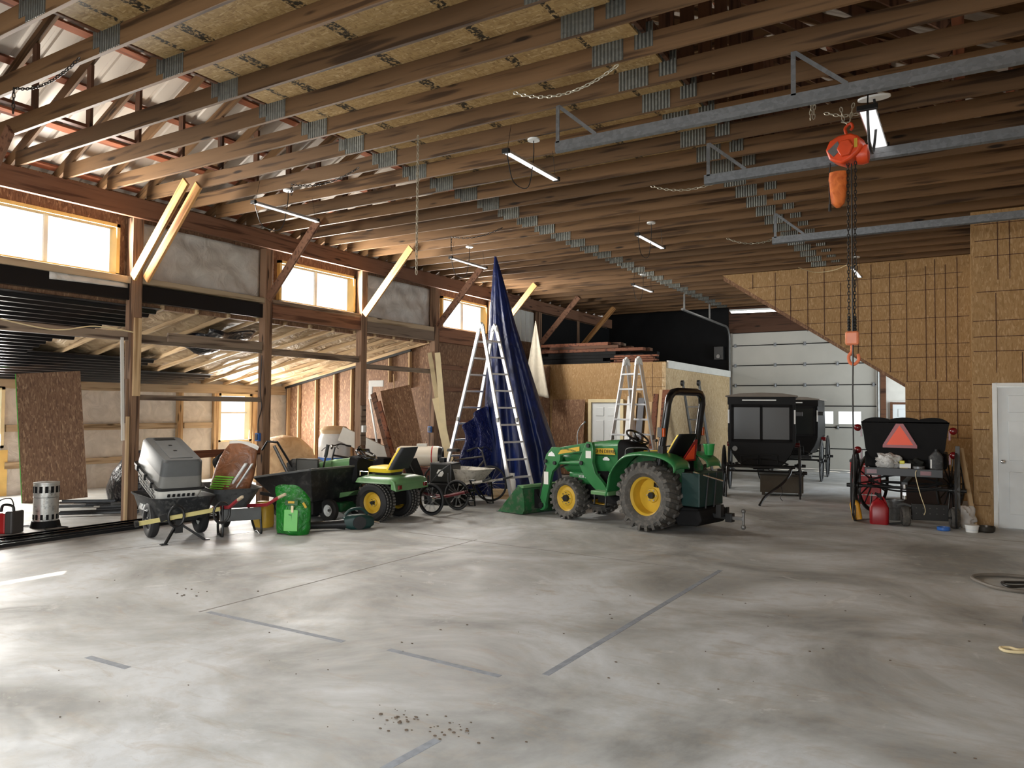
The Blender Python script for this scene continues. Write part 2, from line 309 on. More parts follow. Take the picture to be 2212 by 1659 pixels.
def dup(root, loc=None, rz=None, label=None, group=None):
    def cp(o, par):
        c = o.copy(); COL.objects.link(c)
        if par: c.parent = par
        for ch in o.children: cp(ch, c)
        return c
    r = cp(root, None)
    if loc is not None: r.location = loc
    if rz is not None: r.rotation_euler = (0, 0, rz)
    if label: r['label'] = label
    if group: r['group'] = group
    return r
def text(s, size, mat, parent, loc, rot, name='lettering', ext=.002, align='CENTER'):
    c = bpy.data.curves.new(name, 'FONT'); c.body = s; c.size = size; c.extrude = ext; c.align_x = align; c.align_y = 'CENTER'
    tmp = bpy.data.objects.new(name, c); me = bpy.data.meshes.new_from_object(tmp); bpy.data.objects.remove(tmp); bpy.data.curves.remove(c); me.materials.clear(); me.materials.append(mat)
    o = bpy.data.objects.new(name, me); COL.objects.link(o); o.parent = parent; o.location = loc
    o.rotation_euler = rot if isinstance(rot, Euler) else Euler(rot)
    return o
ORD = ['first', 'second', 'third', 'fourth', 'fifth', 'sixth', 'seventh', 'eighth', 'ninth', 'tenth', 'eleventh', 'twelfth', 'thirteenth', 'fourteenth', 'fifteenth', 'sixteenth', 'seventeenth', 'eighteenth', 'nineteenth', 'twentieth',
       'twenty-first', 'twenty-second', 'twenty-third', 'twenty-fourth', 'twenty-fifth', 'twenty-sixth', 'twenty-seventh', 'twenty-eighth', 'twenty-ninth', 'thirtieth', 'thirty-first', 'thirty-second', 'thirty-third', 'thirty-fourth', 'thirty-fifth', 'thirty-sixth', 'thirty-seventh']
def arc(c, r, a0, a1, n, plane='xz', k=0.):
    o = []
    for i in range(n+1):
        a = R(a0+(a1-a0)*i/n); u, v = c[0]+r*math.cos(a), c[1]+r*math.sin(a)
        o.append({'xz': (u, k, v), 'xy': (u, v, k), 'yz': (k, u, v)}[plane])
    return o
def rrect(w, h, r, n=4, cx=0., cy=0.):
    o = []
    for (sx, sy, a) in ((1, 1, 0), (-1, 1, 90), (-1, -1, 180), (1, -1, 270)):
        for i in range(n+1): q = R(a+90*i/n); o.append((cx+sx*(w/2-r)+r*math.cos(q), cy+sy*(h/2-r)+r*math.sin(q)))
    return o
def catmull(pts, k=6, closed=False):
    P = [Vector(p) for p in pts]; n = len(P); o = []
    for i in range(n if closed else n-1):
        a, b, c, d = (P[(i-1) % n], P[i], P[(i+1) % n], P[(i+2) % n]) if closed else (P[max(i-1, 0)], P[i], P[i+1], P[min(i+2, n-1)])
        for j in range(k):
            t = j/k; o.append(.5*((2*b)+(c-a)*t+(2*a-5*b+4*c-d)*t*t+(3*b-a-3*c+d)*t**3))
    if not closed: o.append(P[-1])
    return o
def chain(mb, pts, step=.04, r=.0045, w=.011):
    """links along a path, each turned a quarter against the last"""
    P = [Vector(p) for p in pts]; seg = [(P[i+1]-P[i]).length for i in range(len(P)-1)]; tot = sum(seg); k = max(2, int(tot/step)); st = tot/k
    for i in range(k):
        d = (i+.5)*st; j = 0
        while j < len(seg)-1 and d > seg[j]: d -= seg[j]; j += 1
        t = (P[j+1]-P[j]).normalized(); c = P[j]+t*d
        x = t.cross(Vector((0, 0, 1)) if abs(t.z) < .9 else Vector((1, 0, 0))).normalized(); y = t.cross(x)
        s_ = x if i % 2 else y; l = st*.62
        mb.tube([c+t*(l*math.cos(a))*1.+s_*(w*math.sin(a)) for a in [2*math.pi*q/8 for q in range(8)]], r, 5, True)
    return mb
# ================================================================== the building
XP = -10.56                                # line of posts under the clerestory
XO, YD, YB, XR = -15.5, 13.95, 23.66, 1.7   # lean-to outer wall, lean-to partition, far wall, wall on the side of the overhead doors
HT, CH = 4.77, .19                         # underside of the trusses, depth of their chords
PY = [4.13+2.44*i for i in range(8)]       # posts
def zl(x): return 3.26-.2024*(XP-x)        # lean-to ceiling slope
fl = MB().bb((-16.2, -7, -.2), (2.2, 24.2, 0)).build('floor', CONC); struct(fl)
def strip(name, p, q, w, mat, h=.0012):
    p, q = Vector(p), Vector(q); d = (q-p).normalized(); n = Vector((-d.y, d.x, 0))*w/2
    MB().hexa([p-n, p+n, q+n, q-n], [v+Vector((0, 0, h)) for v in (p-n, p+n, q+n, q-n)]).build(name, mat, fl, 0)
for a, b, w in (((430, 1322), (1030, 1166), .018), ((860, 1147), (1560, 1238), .014), ((1640, 1122), (2212, 1171), .03), ((180, 1195), (700, 1130), .01)): strip('control_joint', at(*a), at(*b), w, JOINT)
for a, b in (((450, 1322), (742, 1386)), ((840, 1403), (1080, 1461)), ((1178, 1458), (1556, 1232)), ((828, 1662), (945, 1598)), ((190, 1419), (276, 1443))): strip('floor_tape', at(*a), at(*b), .05, TAPE)
def wall(name, boxes, mat):
    m = MB()
    for a, b in boxes: m.bb(a, b)
    return struct(m.build(name, mat, None, 0))
# --- upper wall over the lean-to with three bands of glass
WY = [(4.4, 6.37), (9.36, 11.32), (14.25, 16.2)]; WZ = (3.6, 4.36)
bx = [((-10.78, -7, 3.2), (-10.7, 24, WZ[0])), ((-10.78, -7, WZ[1]), (-10.7, 24, 4.86))]
ys = [-7]+[v for w in WY for v in w]+[24]
for i in range(0, 8, 2): bx.append(((-10.78, ys[i], WZ[0]), (-10.7, ys[i+1], WZ[1])))
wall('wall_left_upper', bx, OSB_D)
for k, (a, b) in enumerate(WY):
    w = MB()
    for p, q in (((-10.8, a, WZ[0]), (-10.62, a+.05, WZ[1])), ((-10.8, b-.05, WZ[0]), (-10.62, b, WZ[1])), ((-10.8, a, WZ[1]-.05), (-10.62, b, WZ[1])), ((-10.8, a, WZ[0]), (-10.62, b, WZ[0]+.04))): w.bb(p, q)
    o = struct(w.build('window_%d' % (k+1), YTRIM, None, 0))
    MB().bb((-10.76, (a+b)/2-.025, WZ[0]), (-10.72, (a+b)/2+.025, WZ[1])).build('mullion', WHITE, o, 0)
    MB().bb((-10.745, a+.05, WZ[0]+.04), (-10.739, b-.05, WZ[1]-.05)).build('pane', GLASS, o, 0)
def sheet(name, y0, y1, z0, z1, mat, lab, x=-10.66, amp=.018, n=40, seed=0):
    rr = random.Random(seed); ph = [rr.uniform(0, 6) for _ in range(6)]
    f = lambda u, v: (x+amp*(math.sin(9*u+7*v+ph[0])+.7*math.sin(17*v-6*u+ph[1])+.5*math.sin(25*u+11*v+ph[2]))*min(1, 8*u*(1-u)+.1), y0+(y1-y0)*u, z0+(z1-z0)*v)
    return tag(MB().grid(f, n, n//2).build(name, mat, None, 60, 0, .004), lab, 'plastic sheet')
sheet('plastic_sheet', 6.66, 8.94, 3.62, 4.46, WRAP, 'wrinkled white plastic sheet between the first two brown posts, under the header beam', seed=1)
sheet('plastic_sheet', 11.55, 13.82, 3.58, 4.46, WRAP, 'creased white plastic sheet under the header, between the second and third strip windows', seed=2)
m = MB(); f = []
for i in range(40): f += [(16.4+2.3*i/40, -.012 if i % 4 < 2 else .012)]
m.prism([(y, 4.46) for y, d in f][:1]+[(18.7, 4.46), (18.7, 3.6), (16.4, 3.6)], -10.68, -10.66, 'yz')
for i in range(9): m.bb((-10.66, 16.45+.25*i, 3.6), (-10.64, 16.5+.25*i, 4.46))
tag(m.build('metal_siding', GREYL, None, 0), 'pale ribbed metal siding high on the window wall, behind the blue tarp', 'siding')
# --- lean-to outer wall
WO = [(5.9, 7.1, .9, 2.05), (11.8, 12.76, .85, 2.03)]
wall('wall_left', [((XO-.1, -7, 0), (XO, 14, .85)), ((XO-.1, -7, 2.05), (XO, 14, 2.5)), ((XO-.1, -7, .85), (XO, 5.9, 2.05)), ((XO-.1, 7.1, .85), (XO, 11.8, 2.05)), ((XO-.1, 12.76, .85), (XO, 14, 2.05))], WRAP)
for k, (a, b, c, d) in enumerate(WO):
    w = MB()
    for p, q in (((a, c), (a+.06, d)), ((b-.06, c), (b, d)), ((a, d-.06), (b, d)), ((a, c), (b, c+.05))): w.bb((XO-.1, p[0], p[1]), (XO+.09, q[0], q[1]))
    o = struct(w.build('window_%d' % (k+4), CREAM, None, 0))
    MB().bb((XO-.07, a, (c+d)/2+.1), (XO-.03, b, (c+d)/2+.14)).build('meeting_rail', WHITE, o, 0)
    MB().bb((XO-.055, a+.05, c+.05), (XO-.05, b-.05, d-.05)).build('pane', GLASS, o, 0)
def tb(name, mat, lab, cat, a, b, group=None, bev=.004):
    """one squared timber between two corners, its origin at its middle so the grain follows it"""
    a, b = Vector(a), Vector(b); c = (a+b)/2; o = MB().bb(a-c, b-c).build(name, mat, None, 0, bev, loc=c); return tag(o, lab, cat, group)
tb('wall_plate', W_PALEY, 'long pale top plate on the lean-to wall, under the black ceiling panels', 'beam', (XO, -1, 2.02), (XO+.09, 13.85, 2.24))
for i, (z, lab) in enumerate(((1.2, 'pale horizontal girt at sill height across the white lined lean-to wall'), (.5, 'lowest pale girt across the white lined lean-to wall'))):
    for j, (y0, y1) in enumerate(((7.15, atx(384, 900, XO).y), (atx(384, 900, XO).y+.14, 11.75))): tb('wall_girt', W_PALEY, lab+(', beside the window' if j else ', by the leaning board'), 'timber', (XO, y0, z), (XO+.05, y1, z+.13), 'girts on the lean-to wall')
for y, l in ((atx(385, 900, XO+.1).y, 'pale wall stud between the plastic wrapped bays of the lean-to'), (11.66, 'pale jamb stud at the near side of the lean-to window'), (12.8, 'pale jamb stud at the far side of the lean-to window')): tb('wall_stud', W_PALE, l, 'timber', (XO+.002, y, 0), (XO+.1, y+.13, 2.02), 'studs of the lean-to wall')
# --- partition with bare studs at the end of the lean-to
m = MB().prism([(XO, 0), (XP-.05, 0), (XP-.05, zl(XP)), (XO, zl(XO))], YD, YD+.03); struct(m.build('wall_partition', OSB_D, None, 0))
for i, x in enumerate((620, 643, 680, 720, 757, 838, 882)):
    p = aty(x, 900, YD-.09); z0 = 0 if i < 5 else aty(x, 826 if i == 5 else 838, YD-.09).z
    o = MB().bb((-.02, -.045, 0), (.02, .045, zl(p.x)-.03-z0)).build('wall_stud', W_PALE, None, 0, .003, loc=(p.x, YD-.047, z0))
    tag(o, '%s bare pale stud from the corner along the partition at the end of the lean-to' % ORD[i], 'timber', 'bare studs of the partition')
tag(MB().beam((XO+.1, YD-.12, zl(XO+.1)-.05), (-11.2, YD-.12, zl(-11.2)-.05), .05, .09).build('rake_trim', BLK, None, 0), 'black sloping trim along the ceiling edge over the bare studs', 'trim')
# --- lean-to ceiling: sagging insulation, rafters, black panels
def zi(x, y): return zl(x)+.12-.085*abs(math.sin(math.pi*(y-.1)/.61))**.7+.02*math.sin(5*x+3*y)
struct(MB().grid(lambda u, v: (XO+4.85*u, 1+12.95*v, zi(XO+4.85*u, 1+12.95*v)), 40, 190).build('ceiling_lean_to', INSUL, None, 70))
struct(MB().prism([(XO-.4, zl(XO-.4)+.3), (XP-.15, zl(XP-.15)+.3), (XP-.15, zl(XP-.15)+.34), (XO-.4, zl(XO-.4)+.34)], -7, 24).build('roof_lean_to', BPANEL, None, 0))
raf = None; yy = [7.1+.61*i for i in range(12)]
for i, y in enumerate(yy):
    lab = '%s thin pale rafter under the sagging lean-to insulation, counted from the black panels' % ORD[i]
    if raf is None:
        L_ = 4.85; raf = MB().box((0, 0, 0), (L_*1.02, .038, .07)).build('lean_to_rafter', W_PALEX, None, 0, 0, loc=(XO+2.43, y, zl(XO+2.43)-.005)); raf.rotation_euler = (0, -math.atan(.2024), 0); tag(raf, lab, 'rafter', 'rafters under the lean-to insulation')
    else: dup(raf, (XO+2.43, y, zl(XO+2.43)-.005), None, lab).rotation_euler = (0, -math.atan(.2024), 0)
ends = [7.05, 6.75, 6.5, 8.9, 10.9]
for i, e in enumerate(ends):
    x1 = XP-.06-.955*i; x0 = x1-.96; m = MB(); pts = []
    n = 5
    for k in range(n):
        a = x1-(k)*.96/n; pts += [(a, 0), (a-.11, 0), (a-.135, -.045), (a-.165, -.045)]
    pts += [(x0, 0)]
    top = [(x, zl(x)-.05+d+.006) for x, d in reversed(pts)]; m.prism([(x, zl(x)-.05+d) for x, d in pts]+top, -2, e)
    tag(m.build('metal_ceiling_panel', BPANEL, None, 0), 'black ribbed metal panel on the lean-to ceiling, %s row out from the posts' % ORD[i], 'metal panel', 'black ribbed panels of the lean-to ceiling')
f = lambda u, v: (-11.2-1.1*u+.08*math.sin(9*v), 8.35+.95*v+.1*math.sin(7*u), zl(-11.2-1.1*u)-.08-.26*math.sin(math.pi*u)*math.sin(math.pi*min(1, v*1.2))-.04*math.sin(11*u+5*v))
tag(MB().grid(f, 14, 14).build('torn_insulation', DTARP, None, 70, 0, .01), 'dark torn flap hanging out of the lean-to insulation', 'insulation')
# --- posts, header, sills, rails, braces
for i, y in enumerate(PY):
    lab = ['brown timber post at the edge of the photo under the first strip window', 'first full brown timber post, its foot behind the pet crate', 'brown timber post with a blue outlet box, behind the brown soil bag', 'brown timber post behind the lawn tractor steering wheel',
           'brown timber post behind the leaning white trim boards', 'brown timber post hidden by the hanging blue tarp', 'brown timber post above the storage room by the white cloth', 'last brown timber post in the dark far corner'][i]
    t = thing('timber_post', lab, 'post', (XP, y, 0), 0, 'posts of the window wall')
    for k in (-1, 0, 1): MB().box((0, k*.055, 2.24), (.15, .053, 4.48)).build('ply', W_POST, t, 0, .004)
    if i == 1:
        MB().bb((.077, -.05, 1.85), (.115, .06, 3.0)).build('scab_board', W_PALE, t, 0, .004); MB().bb((.06, -.125, .0), (.1, -.085, 1.55)).build('scab_board', W_PALE, t, 0, .004); MB().bb((-.05, -.125, 1.45), (.06, -.088, 2.1)).build('scab_board', W_POST, t, 0, .004)
    if i == 3: MB().bb((.077, -.09, .95), (.11, .05, 1.75)).build('scab_board', W_GREY, t, 0, .004)
hd = MB().bb((-.035, -14, -.145), (.035, 14, .145)).build('header_beam', W_HEAD, None, 0, .004, loc=(-10.445, 10, 4.615)); tag(hd, 'long dark brown header beam across the tops of the posts', 'beam')
def sill(y0, y1, z0, z1, mat, lab, x0=-10.66, x1=-10.5): tb('sill_board', mat, lab, 'timber', (x0, y0, z0), (x1, y1, z1))
sill(1, 6.48, 3.5, 3.6, W_PALEY, 'pale sill board under the first strip window'); sill(6.66, 8.93, 3.52, 3.61, W_PALEY, 'pale sill board under the wrinkled white plastic sheet')
sill(9.11, 11.37, 3.27, 3.52, W_HEAD, 'wide brown board under the second strip window'); sill(9.11, 11.37, 3.52, 3.6, W_GREY, 'narrow sill on top of the wide brown board, second strip window')
sill(11.55, 13.8, 3.25, 3.47, W_GREY, 'grey brown board under the creased plastic sheet'); sill(11.55, 13.8, 3.47, 3.57, W_PALEY, 'thin pale sill under the creased plastic sheet')
sill(14, 16.25, 3.25, 3.6, W_HEAD, 'brown board under the third strip window by the tall ladder')
for y0, y1, l in ((1, 6.48, 'first'), (6.66, 8.93, 'second')): tb('flashing_strip', BPANEL, 'flat black metal strip below the pale sill, %s bay of the lean-to' % l, 'metal strip', (-10.64, y0, 3.26), (-10.54, y1, 3.5))
tag(MB().grid(lambda u, v: (-10.535+.015*math.sin(3*u), 5.35+1.1*u, 3.5-.1*v*(1-.3*u)), 12, 3).build('plastic_scrap', WRAP, None, 60, 0, .004), 'scrap of white wrap hanging over the black strip, below the first strip window', 'plastic sheet')
RL = [(-1, 6.48, 2.66, 2.79, 'long weathered rail at mid height before the first full post'), (6.66, 8.93, 2.64, 2.77, 'weathered rail at mid height between the first and second full posts'), (9.11, 11.37, 2.62, 2.74, 'weathered rail between the outlet box post and the next'), (11.55, 13.8, 2.5, 2.6, 'weathered rail in front of the short bare studs'),
      (6.66, 8.93, 1.79, 1.87, 'thin brown rail at chest height behind the pet crate'), (6.7, 8.93, .88, 1.0, 'dark red brown low rail behind the soil bag')]
for i, (a, b, c, d, l) in enumerate(RL): tb('timber_rail', W_RED if i == 5 else W_GREY, l, 'rail', (XP-.03, a, c), (XP+.02, b, d))
tb('timber_rail', W_GREY, 'second weathered board lapped on the rail between the first two full posts', 'rail', (XP+.025, 7.1, 2.69), (XP+.06, 8.9, 2.83))
BL = ['double brace of bright lumber leaning from the first full post to the trusses', 'dark brace in front of the second strip window', 'bright orange brace in front of the creased plastic sheet', 'brown brace in front of the third strip window', 'bright short brace just beyond the blue tarp', 'brown brace above the lumber pile, beyond the white cloth', 'faint dark brace in the far corner above the lumber pile']
for i in range(1, 8):
    t = thing('knee_brace', BL[i-1], 'brace', (XP, PY[i], 0), 0, 'knee braces of the posts')
    for k in ((-.1, .1) if i == 1 else (-.06,)):
        o = MB().box((0, 0, 0), (1.72, .04, .15)).build('brace_board', W_BRACE_LIT if i % 2 else W_HEAD, t, 0, .004); o.location = (.72, k, 4.2); o.rotation_euler = (0, -math.atan2(1.2, 1.15), 0)  # every other brace takes the brighter, window-lit wood colour
t = thing('knee_brace', 'large dark brace rising beside the ends of the nearest trusses, above the first strip window', 'brace', (XP, PY[0], 0), 0, 'knee braces of the posts')
o = MB().box((0, 0, 0), (1.72, .04, .18)).build('brace_board', W_HEAD, t, 0, .004); o.location = (.72, .1, 4.2); o.rotation_euler = (0, -math.atan2(1.2, 1.15), 0)
# --- trusses
NT = 35; TY = [4.87+.604*(k-5) for k in range(NT)]; XC = -4.43
def ztop(x): return 4.95+.5*(6.13-abs(x-XC))
def make_truss(k, y):
    lab = 'brown timber roof truss, %s in the row counted from the near end' % ORD[k]
    t = thing('roof_truss', lab, 'roof truss', (XC, y, HT), 0, 'roof trusses')
    MB().bb((-6.03, -.019, 0), (6.1, .019, CH)).build('bottom_chord', W_TRUSS, t, 0, .002)
    for s in (-1, 1):
        o = MB().box((0, 0, 0), (7.3, .037, .14)).build('top_chord', W_TRUSS, t, 0); o.location = (s*3.23, 0, ztop(XC+s*3.23)-HT-.06); o.rotation_euler = (0, s*math.atan(.5), 0)
        x = s*2.03; MB().bb((x-.07, -.018, CH), (x+.07, .018, ztop(XC+x)-HT-.13)).build('knee_web', W_TRUSSV, t, 0)
        x = s*4.37; MB().bb((x-.045, -.018, CH), (x+.045, .018, ztop(XC+x)-HT-.13)).build('vertical_web', W_TRUSSV, t, 0)
        if s > 0: MB().beam((s*4.3, 0, CH+.02), (s*2.1, 0, ztop(XC+2.1)-HT-.25), .036, .09, (1, 0, 0)).build('diagonal_web', W_TRUSSV, t, 0)
    MB().bb((-2.3, -.0185, 2.0), (2.3, .0185, 2.14)).build('collar_tie', W_TRUSS, t, 0)
    for x, w, z0, z1 in ((-1.87, .3, .002, CH+.01), (1.71, .3, .002, CH+.01), (-2.06, .13, .06, .25), (2.05, .17, .06, .28)):
        o = MB().bb((-w/2, -.002, z0), (w/2, .002, z1)).build('gusset_plate', PLATE, t, 0); o.location = (x, -.0215, 0)
    return t
tr0 = make_truss(0, TY[0])
for k in range(1, NT): dup(tr0, (XC, TY[k], HT), None, 'brown timber roof truss, %s in the row counted from the near end' % ORD[k])
# loft deck laid on the chords, its rim boards
ck = MB().bb((-6.42, -1, HT+CH), (-2.43, 10.3, HT+CH+.02)).build('ceiling', OSB_C, None, 0); struct(ck)
for x, l in ((-6.47, 'dark rim board along the window side edge of the loft deck'), (-2.38, 'dark rim board along the door side edge of the loft deck')): tb('rim_board', DKWOOD, l, 'timber', (x-.02, -1, HT+CH+.001), (x+.02, 10.3, HT+CH+.18))
tb('lateral_brace', W_RED, 'thin red brown lateral brace laid across the truss chords near the window wall', 'timber', (-8.9, 1, HT+CH+.001), (-8.81, 22, HT+CH+.04))
tb('lateral_brace', W_RED, 'thin lateral brace across the truss chords on the overhead door side', 'timber', (-.1, 1, HT+CH+.001), (-.01, 22, HT+CH+.04))
# roof skin and purlins
def roof(s):
    m = MB(); ys = []; y = -1.
    while y < 24.2: ys += [(y, 0), (y+.16, 0), (y+.175, .02), (y+.215, .02)]; y += .23
    m.grid(lambda u, v: (XC+s*(6.75*u), ys[round(v*(len(ys)-1))][0], ztop(XC+s*6.75*u)+.1+ys[round(v*(len(ys)-1))][1]), 1, len(ys)-1); return m
for s, nme in ((-1, 'roof_left'), (1, 'roof_right')): struct(roof(s).build(nme, ROOFM, None, 0))
pur = None
for s, nm in ((-1, 'window side'), (1, 'door side')):
    for i in range(9):
        x = XC+s*(6.25-.68*i); lab = '%s purlin up from the eave on the %s of the roof' % (ORD[i], nm)
        if pur is None: pur = tag(MB().bb((-.045, -12.4, -.019), (.045, 12.4, .019)).build('roof_purlin', wood('purlin_lumber', (150, 92, 66), (96, 56, 42), 1), None, 0), lab, 'purlin', 'roof purlins'); q = pur
        else: q = dup(pur, None, None, lab)
        q.location = (x, 11.4, ztop(x)+.06); q.rotation_euler = (0, s*math.atan(.5), 0)
# --- beyond the lean-to: boarded wall, storage room
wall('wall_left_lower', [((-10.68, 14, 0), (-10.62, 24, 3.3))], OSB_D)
for z, l in ((2.62, 'upper'), (2.1, 'middle'), (1.3, 'lower')): tb('wall_girt', W_HEAD, '%s brown girt on the board wall behind the tall ladder' % l, 'timber', (-10.62, 14.0, z), (-10.57, 17.7, z+.12), 'girts behind the tall ladder')
BX, BY, BZ = -6.4, 17.8, 2.9
wall('wall_room_front', [((-10.6, BY, 0), (BX-.012, BY+.1, BZ))], OSB_W); wall('wall_room_side', [((BX-.1, BY-.001, 0), (BX, 23.6, BZ-.02))], OSB_P)
struct(MB().bb((-10.6, BY+.1, BZ-.1), (BX-.1, 23.6, BZ-.02)).build('ceiling_room', OSB_W, None, 0))
tb('fascia_board', WHITEM, 'long whitish fascia board along the top edge of the storage room, facing the aisle', 'board', (BX+.002, BY+.05, 2.74), (BX+.05, 23.5, 2.93))
o = tb('osb_sheet', OSB_D, 'dark strand board leaning on the storage room wall, just beside the door', 'board', (0, 0, 0), (.95, .02, 1.95)); o.location = (-9.02, BY-.18, .99); o.rotation_euler = (R(-5), 0, 0)
o = tb('osb_sheet', OSB_D, 'tall dark strand board on the storage room wall beside the white cloth', 'board', (0, 0, 0), (.9, .02, 2.85)); o.location = (-10.08, BY-.03, 1.43)
m = MB()
for x in (-7.05, -6.75): m.bb((x, BY-.004, 2.05), (x+.008, BY-.001, 2.86))
for z in (2.28, 2.5): m.bb((-7.3, BY-.004, z), (BX-.02, BY-.001, z+.008))
m.build('pencil_lines', BLACKLINE, bpy.data.objects['wall_room_front'], 0)
def six_panel(par, w, h, y, mat, side=-1):
    for i, (z0, z1) in enumerate(((.82, .94), (.48, .76), (.1, .4))):
        for s in (-1, 1):
            c = s*w*.21; MB().bb((c-w*.14, y+side*.014, h*z0), (c+w*.14, y, h*z1)).build('door_panel', mat, par, 0, .009)
def man_door(name, x, y, w, h, trimw, tmat, dmat, knob):
    d = MB().bb((-w/2, -.02, .01), (w/2, .02, h)).build(name, dmat, None, 0); d.location = (x, y-.03, 0); struct(d)
    m = MB().bb((-w/2-trimw, -.06, 0), (-w/2-.005, .02, h+trimw)).bb((w/2+.005, -.06, 0), (w/2+trimw, .02, h+trimw)).bb((-w/2-.005, -.06, h+.005), (w/2+.005, .02, h+trimw)); m.build('door_casing', tmat, d, 0, .004)
    six_panel(d, w, h, -.02, dmat)
    if knob: MB().cyl((knob, -.02, .98), (knob, -.05, .98), .03).ball((knob, -.075, .98), .032).build('knob', CHROME, d)
    return d
man_door('door_2', -7.98, BY, .8, 1.88, .09, CREAM, DOORW, 0)
man_door('door_1', .80, 13.35, .92, 2.08, .06, WHITE, DOORW, -.4)
# --- far wall with the overhead door
GX0, GX1, GZ = -6.34, -2.27, 4.12
wall('wall_back', [((-10.7, YB+.05, 0), (GX0, YB+.15, 4.9)), ((GX0, YB+.05, GZ), (XR, YB+.15, 4.9)), ((GX1, YB+.05, 0), (-1.88, YB+.15, GZ)), ((-1.88, YB+.05, 1.98), (XR, YB+.15, GZ)), ((-.98, YB+.05, 0), (XR, YB+.15, 1.98))], WHITEM)
tag(MB().bb((-10.6, YB-.03, 2.95), (GX0-.1, YB+.04, 4.92)).build('black_lining', BLKM, None, 0), 'black sheet lining the far wall above the lumber pile', 'lining')
tag(MB().bb((-10.69, 18.9, 3.3), (-10.5, YB-.05, 4.45)).build('black_lining', BLKM, None, 0), 'black sheet lining the window wall in the far corner', 'lining')
tag(MB().bb((GX0-.1, YB-.04, GZ), (XR, YB+.04, 4.92)).build('lintel_boards', DKWOOD, None, 0), 'dark boards over the large grey overhead door', 'boards')
gd = MB().bb((GX0, YB, 0), (GX0+.02, YB+.01, .02)).build('door_3', GDOOR, None, 0); struct(gd)
zs = [0, .62, 1.24, 1.86, 2.48, 3.1, 3.72, GZ]
for i in range(7):
    z0, z1 = zs[i]+.006, zs[i+1]-.006; m = MB()
    if i == 2:
        z0 = zs[2]; px_ = [(-4.86, -4.23), (-4.02, -3.42), (-3.28, -2.68), (-5.9, -5.2)]; px_.sort(); e = GX0; wz = (zs[2]+.1, zs[2]+.46)
        m.bb((GX0, YB, z0), (GX1, YB+.045, wz[0])).bb((GX0, YB, wz[1]), (GX1, YB+.045, z1))
        for a, b in px_+[(GX1, GX1)]: m.bb((e, YB, wz[0]), (a, YB+.045, wz[1])) if a > e else None; e = b
        p = m.build('door_section', GDOOR, gd, 0)
        for a, b in px_: MB().bb((a, YB+.02, wz[0]), (b, YB+.026, wz[1])).build('pane', GLASS, p, 0)
    else: p = m.bb((GX0, YB, z0), (GX1, YB+.045, z1)).build('door_section', GDOOR, gd, 0, .004)
    if i in (1, 3, 4, 5):
        for x in (-6.25, -5.05, -4.2, -3.3, -2.35): MB().bb((x-.04, YB-.025, z1-.05), (x+.04, YB-.002, z1+.06)).cyl((x, YB-.03, z1-.03), (x, YB-.03, z1+.04), .022).build('hinge', GALV, p, 0)
    MB().bb((GX0, YB-.012, z1-.012), (GX1, YB-.001, z1+.016)).build('section_joint', BLKM, p, 0)
for x, l in ((GX0-.07, 'storage room side'), (GX1+.05, 'entry door side')):
    pts = [(x, YB-.08, 0), (x, YB-.08, 3.9)]+[(x, YB-.08-.4*(1-math.cos(R(a))), 3.9+.4*math.sin(R(a))) for a in (20, 45, 70, 90)]+[(x, YB-4.6, 4.34)]
    t = thing('door_track', 'dark curved door track on the %s of the large grey overhead door' % l, 'door track', (0, 0, 0)); MB().tube(pts, .035, 6).build('rail', STEEL, t)
    MB().bb((x-.02, YB-4.45, 4.34), (x+.02, YB-4.41, 4.77)).build('hanger', STEEL, t, 0); MB().bb((x-.02, YB-2.2, 4.34), (x+.02, YB-2.16, 4.77)).build('hanger', STEEL, t, 0)
tb('jamb_post', DKWOOD, 'dark brown jamb post between the grey overhead door and the entry door', 'post', (GX1+.1, YB-.06, 0), (GX1+.24, YB+.04, 2.95))
man_door('door_4', -1.43, YB+.05, .86, 1.9, .07, DKWOOD, DOORW, 0)
t = thing('door_opener', 'small black box high on the far wall beside the grey overhead door', 'box', (-6.72, YB-.12, 3.5)); MB().box((0, 0, 0), (.3, .16, .42)).build('housing', BLK, t, 0, .01); MB().cyl((0, -.09, -.1), (0, -.12, -.1), .06).build('lens', BLKG, t)
# --- strand board wall with the sloping underside, and the corner room
w2 = MB().prism([(-4.77, 4.76), (.03, 4.76), (.03, 0), (-1.11, 0), (-1.11, 2.26)], 16.96, 17.06).build('wall_stair', OSB_W, None, 0); struct(w2)
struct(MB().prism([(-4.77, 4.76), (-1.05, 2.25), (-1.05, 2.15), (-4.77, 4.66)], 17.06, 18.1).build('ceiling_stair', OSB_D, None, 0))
m = MB(); Y2 = 16.957
for x, z0, z1 in ((-4.1, 4.4, 4.72), (-3.62, 3.75, 4.72), (-3.3, 3.55, 4.4), (-2.95, 3.4, 4.72), (-2.62, 3.3, 4.72), (-2.3, 3.1, 4.4), (-1.97, 2.9, 4.72), (-1.72, 2.75, 4.72), (-1.38, 2.5, 4.72), (-1.08, 2.3, 4.72), (-.74, 2.3, 4.6), (-.58, 2.35, 4.72), (-.4, 2.3, 4.6), (-.2, 2.35, 4.72), (-.86, 1.2, 2.3), (-.55, 1.2, 2.3), (-.22, 1.2, 2.3)): m.bb((x, Y2-.002, z0), (x+.011, Y2+.002, z1))
for z, x0, x1 in ((4.42, -4.2, -.1), (4.12, -3.9, 0), (3.86, -3.5, -1.1), (3.56, -3.0, 0), (3.3, -2.6, -1.1), (3.04, -2.2, 0), (2.78, -1.8, 0), (2.5, -1.4, -1.1), (2.3, -1.1, 0), (1.95, -1.1, 0), (1.7, -1.1, 0), (1.45, -1.1, 0), (1.2, -1.1, 0)): m.bb((x0, Y2-.002, z), (x1, Y2+.002, z+.009))
